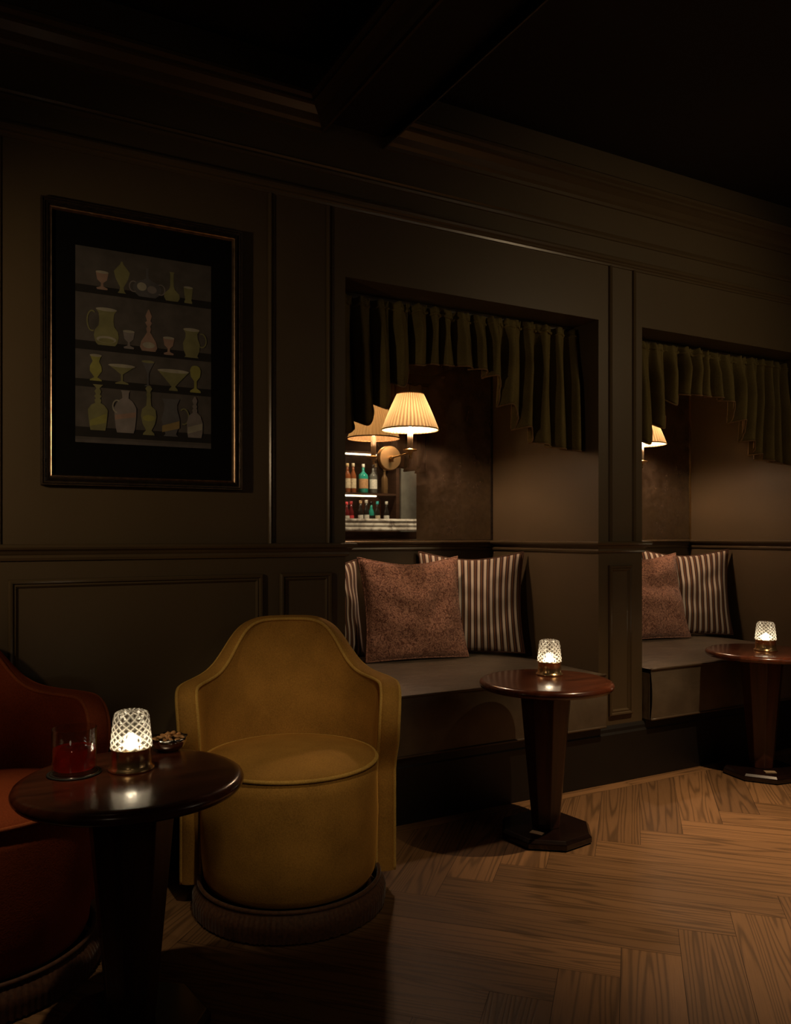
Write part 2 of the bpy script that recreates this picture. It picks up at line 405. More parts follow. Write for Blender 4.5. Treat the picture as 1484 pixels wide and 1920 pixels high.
# ------------------------------------------------------------------ mesh helpers
class MB:
    def __init__(self): self.v = []; self.f = []; self.mi = []; self.uv = {}; self.cur = 0; self.sm = []; self.smooth = True

    def vert(self, p): self.v.append(tuple(p)); return len(self.v) - 1

    def face(self, idx, uv=None):
        self.f.append(tuple(idx)); self.mi.append(self.cur); self.sm.append(self.smooth)
        if uv: self.uv[len(self.f) - 1] = uv

    def box(self, x0, x1, y0, y1, z0, z1):
        s = self.smooth; self.smooth = False
        i = len(self.v)
        for z in (z0, z1):
            for y in (y0, y1):
                for x in (x0, x1): self.v.append((x, y, z))
        for q in ((0, 2, 3, 1), (4, 5, 7, 6), (0, 1, 5, 4), (2, 6, 7, 3), (0, 4, 6, 2), (1, 3, 7, 5)):
            self.face([i + k for k in q])
        self.smooth = s
        return self

    def rings(self, rings, closed_u=True, cap0=False, cap1=False, uv=False):
        """rings: list of lists of points; joined one to the next"""
        b = len(self.v); n = len(rings[0])
        for r in rings:
            for p in r: self.v.append(tuple(p))
        m = n if closed_u else n - 1
        for j in range(len(rings) - 1):
            for i in range(m):
                a = b + j * n + i; c = b + j * n + (i + 1) % n
                u = None
                if uv:
                    U = lambda k: k / (n - 1)
                    V = lambda k: k / (len(rings) - 1)
                    u = [(U(i), V(j)), (U(i + 1), V(j)), (U(i + 1), V(j + 1)), (U(i), V(j + 1))]
                self.face((a, c, c + n, a + n), u)
        if cap0: self.face([b + i for i in range(n)][::-1])
        if cap1: self.face([b + (len(rings) - 1) * n + i for i in range(n)])
        return self

    def lathe(self, prof, seg=48, c=(0, 0, 0), cap0=True, cap1=True, rot=0.0):
        rs = []
        for r, z in prof:
            rs.append([(c[0] + r * cos(rot + 2 * pi * k / seg), c[1] + r * sin(rot + 2 * pi * k / seg), c[2] + z) for k in range(seg)])
        return self.rings(rs, True, cap0, cap1)

    def tube(self, pts, rad, seg=8, closed=False, caps=True):
        P = [Vector(p) for p in pts]; n = len(P)
        rr = rad if isinstance(rad, (list, tuple)) else [rad] * n
        rs = []; up = Vector((0, 0, 1)); prev = None
        for i in range(n):
            if closed: t = P[(i + 1) % n] - P[i - 1]
            else: t = P[min(i + 1, n - 1)] - P[max(i - 1, 0)]
            t.normalize()
            if prev is None:
                a = up if abs(t.dot(up)) < 0.9 else Vector((1, 0, 0))
                x = t.cross(a).normalized()
            else:
                x = (prev - t * prev.dot(t)).normalized()
            prev = x; y = t.cross(x)
            rs.append([P[i] + (x * cos(2 * pi * k / seg) + y * sin(2 * pi * k / seg)) * rr[i] for k in range(seg)])
        if closed:
            rs.append(rs[0])
            return self.rings(rs, True)
        return self.rings(rs, True, caps, caps)

    def ellipsoid(self, c, r, seg=12, rows=8, rot=None):
        rs = []
        for j in range(rows + 1):
            a = -pi / 2 + pi * j / rows
            ring = []
            for k in range(seg):
                b = 2 * pi * k / seg
                p = Vector((r[0] * max(0.02, cos(a)) * cos(b), r[1] * max(0.02, cos(a)) * sin(b), r[2] * sin(a)))
                if rot: p = rot @ p
                ring.append(Vector(c) + p)
            rs.append(ring)
        return self.rings(rs, True, True, True)

    def build(self, name, mats, parent=None, loc=None, bevel=0.0, bevel_seg=2, subsurf=0, recalc=True):
        me = bpy.data.meshes.new(name)
        me.from_pydata(self.v, [], self.f)
        if not isinstance(mats, (list, tuple)): mats = [mats]
        for m in mats: me.materials.append(m)
        for p, mi, s in zip(me.polygons, self.mi, self.sm):
            p.material_index = mi; p.use_smooth = s
        if self.uv:
            ul = me.uv_layers.new(name='UVMap')
            for fi, u in self.uv.items():
                for li, c in zip(me.polygons[fi].loop_indices, u): ul.data[li].uv = c
        me.update()
        if recalc:
            import bmesh
            bm = bmesh.new(); bm.from_mesh(me)
            bmesh.ops.recalc_face_normals(bm, faces=bm.faces)
            bm.to_mesh(me); bm.free()
        o = bpy.data.objects.new(name, me); COL.objects.link(o)
        if parent is not None: o.parent = parent
        if loc: o.location = loc
        if bevel:
            md = o.modifiers.new('bevel', 'BEVEL'); md.width = bevel; md.segments = bevel_seg; md.limit_method = 'ANGLE'
            md.angle_limit = radians(40)
            md.harden_normals = False
        if subsurf:
            md = o.modifiers.new('subsurf', 'SUBSURF'); md.levels = subsurf; md.render_levels = subsurf
        return o


def thing(name, label, cat, loc=(0, 0, 0), rz=0.0, group=None):
    o = bpy.data.objects.new(name, None); COL.objects.link(o)
    o.empty_display_size = 0.05
    o.location = loc; o.rotation_euler = (0, 0, rz)
    o['label'] = label; o['category'] = cat
    if group: o['group'] = group
    return o


def tag(o, label, cat, group=None, kind=None):
    o['label'] = label; o['category'] = cat
    if group: o['group'] = group
    if kind: o['kind'] = kind
    return o


def struct(o): o['kind'] = 'structure'; return o


def copy_tree(o, parent=None):
    c = o.copy(); COL.objects.link(c)
    if parent is not None:
        c.parent = parent
    for ch in list(o.children): copy_tree(ch, c)
    return c


def dup(root, loc, rz=None, label=None):
    c = copy_tree(root)
    c.location = loc
    if rz is not None: c.rotation_euler = (0, 0, rz)
    if label: c['label'] = label
    return c


def sweep(mb, path, prof, closed=False):
    """path: XY points; prof: (out, z); 'out' to the right of the walking direction; mitred."""
    n = len(path); P = [Vector(p) for p in path]
    rows = []
    for i in range(n):
        dirs = []
        if i > 0 or closed: dirs.append((P[i] - P[i - 1]).normalized())
        if i < n - 1 or closed: dirs.append((P[(i + 1) % n] - P[i]).normalized())
        nrm = [Vector((d.y, -d.x)) for d in dirs]
        if len(nrm) == 1: mvec = nrm[0]
        else:
            s = nrm[0] + nrm[1]; mvec = s / (1 + nrm[0].dot(nrm[1]))
        rows.append([(P[i].x + mvec.x * o, P[i].y + mvec.y * o, z) for o, z in prof])
    if closed: rows.append(rows[0])
    mb.smooth = False
    return mb.rings(rows, False)


def rect_frame(mb, x0, x1, z0, z1, prof, y=0.0):
    """prof: (inset, out) from the outer edge inward; out is towards -Y"""
    rows = []
    for cx, cz, sx, sz in ((x0, z0, 1, 1), (x1, z0, -1, 1), (x1, z1, -1, -1), (x0, z1, 1, -1), (x0, z0, 1, 1)):
        rows.append([(cx + sx * i, y - o, cz + sz * i) for i, o in prof])
    mb.smooth = False
    return mb.rings(rows, False)


# ------------------------------------------------------------------ room shell
X0, X1 = -1.6, 6.0
YB = -3.75
CEIL = 2.80
N1 = (1.244, 2.475); N2 = (2.738, 3.969)
ND = 0.81
NTOP = 2.05

for nm, bx in (('wall_back_left', (X0, N1[0], 0, 0.95, 0, NTOP)), ('wall_back_middle', (N1[1], N2[0], 0, 0.95, 0, NTOP)),
               ('wall_back_right', (N2[1], X1, 0, 0.95, 0, NTOP)), ('wall_back_top', (X0, X1, 0, 0.95, NTOP, CEIL)),
               ('wall_alcove_near', (N1[0], N1[1], ND, 0.95, 0, NTOP)), ('wall_alcove_far', (N2[0], N2[1], ND, 0.95, 0, NTOP))):
    b = MB(); b.box(*bx); struct(b.build(nm, M['wall']))
b = MB(); b.box(X0 - 0.1, X0, YB, 0.95, 0, CEIL); struct(b.build('wall_left', M['wall']))
b = MB(); b.box(X1, X1 + 0.1, YB, 0.95, 0, CEIL); struct(b.build('wall_right', M['wall']))
b = MB(); b.box(X0 - 0.1, X1 + 0.1, YB - 0.1, YB, 0, CEIL); struct(b.build('wall_front', M['wall']))
b = MB(); b.box(X0 - 0.1, X1 + 0.1, YB - 0.1, 0.95, CEIL, CEIL + 0.1); struct(b.build('ceiling', M['ceiling']))

# floor: oak herringbone laid at 45 degrees to the wall, every board with its own grain and tone
PW, PL = 0.151, 0.849
OX, OY = 1.481, -0.595
s2 = 1 / sqrt(2)


def pq(p, q): return (OX + (p + q) * s2, OY + (q - p) * s2)


me_v, me_f, me_uv, me_t = [], [], [], []
EDGE = -0.085
FX0, FX1, FY0, FY1 = X0, X1, YB, EDGE


def clip(poly):
    for axis, lim, sg in ((0, FX0, 1), (0, FX1, -1), (1, FY0, 1), (1, FY1, -1)):
        out = []
        for i in range(len(poly)):
            A, B = poly[i], poly[(i + 1) % len(poly)]
            da, db = (A[0][axis] - lim) * sg, (B[0][axis] - lim) * sg
            if da >= 0: out.append(A)
            if (da >= 0) != (db >= 0):
                t = da / (da - db)
                out.append((tuple(a + (c - a) * t for a, c in zip(A[0], B[0])), tuple(a + (c - a) * t for a, c in zip(A[1], B[1]))))
        poly = out
        if len(poly) < 3: return None
    return poly


def plank(p0, q0, along_p):
    g = 0.0007
    ou, ov = rnd.uniform(0, 40), rnd.uniform(0, 40)
    if along_p: c = [(p0 + g, q0 + g, 0, 0), (p0 + PL - g, q0 + g, PL, 0), (p0 + PL - g, q0 + PW - g, PL, PW), (p0 + g, q0 + PW - g, 0, PW)]
    else: c = [(p0 + g, q0 + g, 0, PW), (p0 + PW - g, q0 + g, 0, 0), (p0 + PW - g, q0 + PL - g, PL, 0), (p0 + g, q0 + PL - g, PL, PW)]
    poly = clip([(pq(p, q), (u + ou, v + ov)) for p, q, u, v in c])
    if not poly: return
    i = len(me_v)
    for (x, y), _ in poly: me_v.append((x, y, 0))
    me_f.append(tuple(range(i, i + len(poly)))); me_uv.append([u for _, u in poly]); me_t.append(rnd.random())


for mm in range(-6, 7):
    for k in range(-60, 60):
        bp, bq = k * PW - mm * PL, k * PW + mm * PL
        plank(bp, bq, True)
        plank(bp, bq + PW, False)
x = X0
while x < X1:
    Lb = 1.4
    i = len(me_v)
    xa, xb = x, min(x + Lb - 0.001, X1)
    me_v += [(xa, EDGE + 0.001, 0), (xb, EDGE + 0.001, 0), (xb, 0.02, 0), (xa, 0.02, 0)]
    me_f.append((i, i + 1, i + 2, i + 3)); o_ = rnd.uniform(0, 40)
    me_uv.append([(o_, o_), (o_ + Lb, o_), (o_ + Lb, o_ + .09), (o_, o_ + .09)]); me_t.append(rnd.random())
    x += Lb
nf = len(me_f)
i = len(me_v)
for z in (-0.0012, -0.06):
    me_v += [(X0, YB, z), (X1, YB, z), (X1, 0.95, z), (X0, 0.95, z)]
me_f.append((i, i + 1, i + 2, i + 3)); me_f.append((i + 7, i + 6, i + 5, i + 4))
for k in range(4):
    me_f.append((i + k, i + 4 + k, i + 4 + (k + 1) % 4, i + (k + 1) % 4))
me = bpy.data.meshes.new('floor'); me.from_pydata(me_v, [], me_f)
me.materials.append(M['floor']); me.materials.append(M['gap'])
ul = me.uv_layers.new(name='UVMap')
ta = me.attributes.new('tone', 'FLOAT', 'FACE')
for fi in range(len(me_f)):
    if fi < nf:
        for li, c in zip(me.polygons[fi].loop_indices, me_uv[fi]): ul.data[li].uv = c
        ta.data[fi].value = me_t[fi]
    else: me.polygons[fi].material_index = 1
fo = bpy.data.objects.new('floor', me); COL.objects.link(fo); struct(fo)

# ------------------------------------------------------------------ mouldings
wall_path = [(X0, 0), (N1[0], 0), (N1[0], ND), (N1[1], ND), (N1[1], 0), (N2[0], 0), (N2[0], ND), (N2[1], ND), (N2[1], 0), (X1, 0)]
rail = [(0, 1.020), (0.008, 1.022), (0.012, 1.030), (0.010, 1.038), (0.014, 1.042), (0.020, 1.050), (0.030, 1.056), (0.034, 1.062),
        (0.034, 1.067), (0.028, 1.071), (0, 1.072)]
b = MB(); sweep(b, wall_path, rail); struct(b.build('trim_1', M['trim']))                      # chair rail
frieze = [(0, 2.296), (0.006, 2.297), (0.008, 2.305), (0.014, 2.309), (0.014, 2.315), (0.022, 2.320), (0.026, 2.328), (0.024, 2.335), (0, 2.338)]
b = MB(); sweep(b, [(X0, 0), (X1, 0)], frieze); struct(b.build('trim_2', M['trim']))            # picture rail
mid = [(0, 2.412), (0.006, 2.414), (0.010, 2.422), (0.006, 2.430), (0.012, 2.436), (0, 2.442)]
b = MB(); sweep(b, [(X0, 0), (X1, 0)], mid); struct(b.build('trim_3', M['trim']))
BX = (1.155, 1.40)
crown = [(0, 2.555), (0.008, 2.557), (0.010, 2.570), (0.020, 2.580), (0.034, 2.600), (0.056, 2.618), (0.066, 2.622), (0.066, 2.632), (0.080, 2.640),
         (0.080, 2.652), (0.074, 2.660), (0, 2.665)]
b = MB()
sweep(b, [(X0, 0), (BX[0], 0), (BX[0], YB)], crown)
sweep(b, [(BX[1], YB), (BX[1], 0), (X1, 0)], crown)
struct(b.build('trim_4', M['trim']))                                                            # cornice
b = MB(); b.box(BX[0], BX[1], YB, 0, 2.60, CEIL); struct(b.build('trim_5', M['ceiling']))       # ceiling beam

# panel mouldings: upright strips above the rail and raised rectangles below it
strip_prof = [(0, 0), (0.002, 0.008), (0.007, 0.012), (0.012, 0.010), (0.015, 0.004), (0.018, 0.007), (0.021, 0.004), (0.021, 0)]
k = 7
for xs in (0.086, 0.946, 1.168, 2.533, 2.676):
    b = MB(); b.smooth = False
    b.rings([[(xs + i, -o, z) for i, o in strip_prof] for z in (1.071, 2.298)], False)
    struct(b.build('trim_%d' % k, M['trim'])); k += 1
panel_prof = [(0, 0), (0.001, 0.009), (0.006, 0.014), (0.012, 0.013), (0.016, 0.006), (0.021, 0.008), (0.026, 0.003), (0.028, 0)]
for xa, xb in ((-0.95, 0.02), (0.125, 0.927), (0.988, 1.189), (2.532, 2.673), (4.05, 5.5)):
    b = MB(); rect_frame(b, xa, xb, 0.292, 0.965, panel_prof)
    struct(b.build('trim_%d' % k, M['trim'])); k += 1
skirt = [(0.022, 0.0), (0.022, 0.215), (0.016, 0.225), (0.014, 0.238), (0.008, 0.248), (0, 0.252)]
b = MB()
sweep(b, [(X0, 0), (X1, 0)], skirt)
struct(b.build('baseboard_back', M['plinth']))


# ------------------------------------------------------------------ benches
def make_bench(x0, x1, label):
    cx = (x0 + x1) / 2; hw = (x1 - x0) / 2 - 0.004
    t = thing('banquette_bench', label, 'bench', (cx, 0, 0), 0, 'leather benches built into the wall alcoves')
    yb, yf = ND - 0.006, -0.052
    zt, zb = 0.492, 0.262
    # upholstered block: rounded rectangle rings, crowned top
    mb = MB()
    nx, ny = 40, 30

    def top(u, v):
        c = (1 - u ** 4) * (1 - v ** 4)
        return zt + 0.030 * c
    r = 0.028
    rows = []
    for j in range(ny + 1):
        v = -1 + 2 * j / ny
        row = []
        for i in range(nx + 1):
            u = -1 + 2 * i / nx
            row.append((u * (hw - 0.0), (yf + yb) / 2 + v * (yb - yf) / 2, top(u, v)))
        rows.append(row)
    mb.rings(rows, False, uv=False)
    mb.build('seat', M['leather'], t)
    mb = MB()
    # front panel of the upholstery: slightly bowed
    fr = []
    for j in range(9):
        s = j / 8
        z = zt - 0.004 + (zb - zt + 0.004) * s
        y = yf + 0.004 - 0.010 * sin(pi * s)
        fr.append([(-hw + 2 * hw * i / 20, y, z) for i in range(21)])
    mb.rings(fr, False)
    mb.smooth = False
    mb.box(-hw, hw, yf + 0.012, yb, zb, zt - 0.02)
    mb.build('front_panel', M['leather'], t)
    for nm, z in (('piping', zt - 0.001), ('piping', zb + 0.002)):
        mb = MB(); mb.tube([(-hw + 2 * hw * i / 24, yf + 0.002, z) for i in range(25)], 0.0055, 8)
        mb.build(nm, M['leather_pipe'], t)
    mb = MB(); mb.box(-hw, hw, -0.018, yb, 0.0, zb)
    mb.build('plinth', M['plinth'], t)
    return t


make_bench(N1[0], N1[1], 'olive brown leather bench in the nearer alcove behind the mustard armchair')
make_bench(N2[0], N2[1], 'olive brown leather bench in the farther alcove at the right edge')


# ------------------------------------------------------------------ mirrors
def make_mirror(x0, x1, label, bead):
    t = thing('antique_mirror', label, 'mirror', ((x0 + x1) / 2, ND, 1.074), 0, 'antique mirrors at the back of the alcoves')
    hw = (x1 - x0) / 2 - 0.002
    mb = MB(); mb.box(-hw, hw, -0.007, -0.0005, 0, NTOP - 1.076); mb.build('mirror_glass', M['mirror'], t)
    for sx in (-1, 1):
        mb = MB(); mb.box(sx * hw - 0.005, sx * hw + 0.0015, -0.013, -0.0072, 0, NTOP - 1.076)
        mb.build('edge_bead', bead, t)
    return t


make_mirror(N1[0], N1[1], 'foxed antique mirror in the nearer alcove reflecting the lit bar shelves', M['frame'])
make_mirror(N2[0], N2[1], 'foxed antique mirror in the farther alcove behind the half hidden sconce', M['brass'])


# ------------------------------------------------------------------ curtains
def make_valance(x0, x1, label, seed):
    rr = random.Random(seed)
    W = x1 - x0
    t = thing('curtain_valance', label, 'curtain', ((x0 + x1) / 2, 0.13, NTOP - 0.02), 0, 'scalloped valances across the alcove tops')
    pts = [(0, 1.805), (.10, 1.800), (.16, 1.787), (.195, 1.763), (.23, 1.705), (.28, 1.642), (.36, 1.565), (.43, 1.512), (.50, 1.495), (.615, 1.485), (.7, 1.48)]

    def zb(s):
        s = abs(s + 0.05) if s > -0.08 else abs(s + 0.11)
        for (a, za), (c, zc) in zip(pts, pts[1:]):
            if s <= c: return za + (zc - za) * (s - a) / (c - a)
        return 1.48
    NU, NV = 640, 26
    npl = 15
    ph = [0.0]
    for i in range(npl): ph.append(ph[-1] + rr.uniform(0.75, 1.25))
    ph = [p / ph[-1] for p in ph]
    amp = [rr.uniform(0.75, 1.2) for _ in range(npl)]
    rows = []
    for j in range(NV + 1):
        v = j / NV
        row = []
        for i in range(NU + 1):
            u = i / NU
            kk = min(npl - 1, max(q for q in range(npl) if ph[q] <= u + 1e-9))
            f = (u - ph[kk]) / (ph[kk + 1] - ph[kk])
            wv = sin(2 * pi * f - 0.6 * sin(2 * pi * f))
            side = cos(2 * pi * f) * 0.012 * (0.3 + v)
            a = (0.013 + 0.032 * min(1, v * 2.2)) * amp[kk]
            fine = 0.004 * sin(u * npl * 2 * pi * 3.1 + kk) * max(0, 1 - v * 4)
            s = (u - 0.5) * W
            zt = NTOP - 0.021 + 0.004 * sin(u * npl * 2 * pi * 2)
            zbv = zb(s + 0.030 * sin(2 * pi * f) * (1 if s < 0 else 1)) + 0.008 * wv
            x = s * (1 - 0.012 * v) + side
            x = max(-W / 2 + 0.004, min(W / 2 - 0.004, x))
            row.append((x, a * wv + fine + 0.01 * sin(v * 3 + kk), (zt + (zbv - zt) * v) - (NTOP - 0.02)))
        rows.append(row)
    mb = MB(); mb.rings(rows, False)
    o = mb.build('drape', M['curtain'], t)
    md = o.modifiers.new('thick', 'SOLIDIFY'); md.thickness = 0.003
    lin = [[(p[0], p[1] + 0.007, p[2] + 0.004) for p in r_[::4]] for r_ in rows[2:]]
    mb = MB(); mb.rings(lin, False); mb.build('lining', M['lining'], t)
    mb = MB(); mb.tube([(p[0], p[1], p[2] - 0.002) for p in rows[-1][::2]], 0.0035, 6)
    mb.build('hem_braid', M['curtain_lining'], t)
    hd = []
    for i in range(0, NU + 1, 2):
        p = rows[0][i]; hd.append((p[0], p[1] * 1.3, p[2] - 0.030))
    mb = MB(); mb.tube(hd, 0.006, 6); mb.build('heading_tape', M['curtain'], t)
    mb = MB(); mb.box(-W / 2 + 0.002, W / 2 - 0.002, 0.030, 0.055, -0.03, 0.018); mb.build('pelmet_board', M['wall'], t)
    return t


make_valance(N1[0], N1[1], 'dark olive scalloped valance across the top of the nearer alcove', 3)
make_valance(N2[0], N2[1], 'dark olive scalloped valance across the farther alcove at the right edge', 5)


# ------------------------------------------------------------------ sconces
def make_sconce(loc, label):
    t = thing('wall_sconce', label, 'lamp', loc, 0, 'pleated shade sconces on the alcove mirrors')
    # origin: centre of back plate on the mirror; front is -Y
    mb = MB()
    prof = [(0.001, 0), (0.056, 0), (0.060, 0.003), (0.060, 0.012), (0.057, 0.016), (0.001, 0.017)]
    rs = [[(r * cos(2 * pi * k / 72), -z, r * sin(2 * pi * k / 72)) for k in range(72)] for r, z in prof]
    mb.smooth = False; mb.rings(rs, True, True, True); mb.build('back_plate', M['brass'], t)
    ax, ay, az = 0.012, -0.190, 0.004           # candle foot
    mb = MB()
    mb.ellipsoid((0, -0.030, 0), (0.011, 0.016, 0.011)); mb.tube([(0, -0.03, 0.010), (0, -0.03, -0.020)], [0.006, 0.009], 12)
    mb.build('knuckle', M['brass'], t)
    mb = MB(); mb.tube([(0, -0.034, 0.001), (0.004, -0.09, 0.003), (ax, ay + 0.010, az + 0.006)], 0.0042, 10); mb.build('arm', M['brass'], t)
    mb = MB()
    mb.lathe([(0.001, -0.022), (0.007, -0.020), (0.008, -0.012), (0.005, -0.006), (0.010, 0.0), (0.013, 0.010), (0.030, 0.014), (0.034, 0.019),
              (0.033, 0.021), (0.014, 0.019), (0.014, 0.026), (0.001, 0.026)], 32, (ax, ay, az))
    mb.build('candle_dish', M['brass'], t)
    mb = MB(); mb.lathe([(0.0135, 0.024), (0.0135, 0.123), (0.010, 0.125), (0.001, 0.125)], 24, (ax, ay, az)); mb.build('candle_sleeve', M['candle'], t)
    mb = MB(); mb.lathe([(0.006, 0.126), (0.013, 0.140), (0.016, 0.156), (0.010, 0.178), (0.002, 0.192)], 20, (ax, ay, az)); mb.build('bulb', M['sconce_bulb'], t)
    # pleated shade
    zb_, zt_ = 0.112, 0.283
    rb, rt = 0.134, 0.061
    n = 440; npl = 44
    sh = thing_part = None
    rows = []
    for j in range(13):
        s = j / 12
        r = rb + (rt - rb) * s + 0.003 * sin(pi * s)
        z = zb_ + (zt_ - zb_) * s
        row = []
        for k in range(n):
            a = 2 * pi * k / n
            f = abs(((k * npl / n) % 1.0) - 0.5) * 2
            row.append((ax + (r + 0.0060 * (f - .5)) * cos(a), ay + (r + 0.0060 * (f - .5)) * sin(a), az + z))
        rows.append(row)
    mb = MB(); mb.rings(rows, True)
    sh = mb.build('shade', M['shade'], t)
    fa = sh.data.attributes.new('fold', 'FLOAT', 'POINT')
    for k in range(n * 13): fa.data[k].value = abs((((k % n) * npl / n) % 1.0) - 0.5) * 2
    for r, z in ((rb + 0.001, zb_ + 0.002), (rt + 0.001, zt_ - 0.001)):
        mb = MB(); mb.tube([(ax + r * cos(2 * pi * k / 64), ay + r * sin(2 * pi * k / 64), az + z) for k in range(64)], 0.0030, 8, closed=True)
        mb.build('shade_binding', M['shade_trim'], sh)
    mb = MB()
    for k in range(3):
        a = 2 * pi * k / 3 + .4
        mb.tube([(ax + 0.010 * cos(a), ay + 0.010 * sin(a), az + 0.1255), (ax + 0.058 * cos(a), ay + 0.058 * sin(a), az + zt_ - 0.006)], 0.0012, 6)
    mb.build('shade_carrier', M['brass'], t)
    d = bpy.data.lights.new('sconce_light', 'POINT'); d.energy = 20; d.color = WARM; d.shadow_soft_size = 0.035
    lo = bpy.data.objects.new('sconce_light', d); COL.objects.link(lo)
    lo.location = (loc[0] + ax, loc[1] + ay, loc[2] + az + 0.165)
    return t


SC = (1.854, ND - 0.008, 1.478)
make_sconce(SC, 'brass wall sconce with pleated cream shade glowing in the nearer alcove')
make_sconce((SC[0] + 1.494, SC[1], SC[2] + .012), 'brass wall sconce half hidden behind the pier and valance of the farther alcove')


# ------------------------------------------------------------------ cushions
def make_cushion(name, w, h, th, loc, rz, lean, roll, material, pipe, label, group, wr=0.0, seed=1):
    t = thing(name, label, 'cushion', loc, rz, group)
    R = Matrix.Rotation(-lean, 4, 'X') @ Matrix.Rotation(roll, 4, 'Y')
    n = 40
    off = Vector((seed * 7.3, 0, 0))

    def P(u, v, side):
        x = u * w / 2 * (1 - 0.085 * (1 - v * v)); z = v * h / 2 * (1 - (0.17 if v > 0 else 0.03) * (1 - abs(u) ** 1.7))
        y = side * th / 2 * (max(0, (1 - u * u)) * max(0, (1 - v * v))) ** 0.48
        if wr:
            e = (1 - u * u) * (1 - v * v)
            y += wr * noise.noise(Vector((u * 2.2, v * 2.2, side)) + off) * e ** .5
        p = Vector((x, y, z + h / 2))
        return R @ p
    mb = MB()
    for side in (-1, 1):
        rows = [[P(-1 + 2 * i / n, -1 + 2 * j / n, side) for i in range(n + 1)] for j in range(n + 1)]
        mb.rings(rows, False, uv=True)
    mb.build('cover', material, t)
    edge = []
    for k in range(4):
        for i in range(30):
            s = -1 + 2 * i / 30
            u, v = [(s, -1), (1, s), (-s, 1), (-1, -s)][k]
            edge.append(P(u, v, 0))
    mb = MB(); mb.tube(edge, 0.0042, 8, closed=True); mb.build('piping', pipe, t)
    return t


ZS = 0.527
GS = 'striped cushions on the benches'
GC = 'rust curly cushions on the benches'
for i, dx in enumerate((0.0, 1.494)):
    A = ('nearer', 'farther')[i]
    make_cushion('striped_cushion', 0.52, 0.495, 0.15, (2.190 + dx, 0.580, ZS), radians(-33), radians(9), 0, M['stripe'], M['stripe_pipe'],
                 'cream and brown striped cushion leaning in the right corner of the %s alcove' % A, GS, 0.02, 2 + i)
    make_cushion('curly_cushion', 0.51, 0.485, 0.15, (1.855 + dx, 0.515, ZS), radians(-8), radians(15), radians(0), M['curly'], M['curly'],
                 ('rust brown curly textured cushion in the middle of the nearer bench', 'rust brown curly cushion cut off by the pier on the farther bench')[i], GC, 0.03, 5 + i)
    if i == 0:
        make_cushion('striped_cushion', 0.45, 0.46, 0.15, (1.462, 0.688, ZS), radians(9), radians(9), 0, M['stripe'], M['stripe_pipe'],
                     'striped cushion at the left end of the nearer bench, partly behind the rust cushion', GS, 0.02, 9)


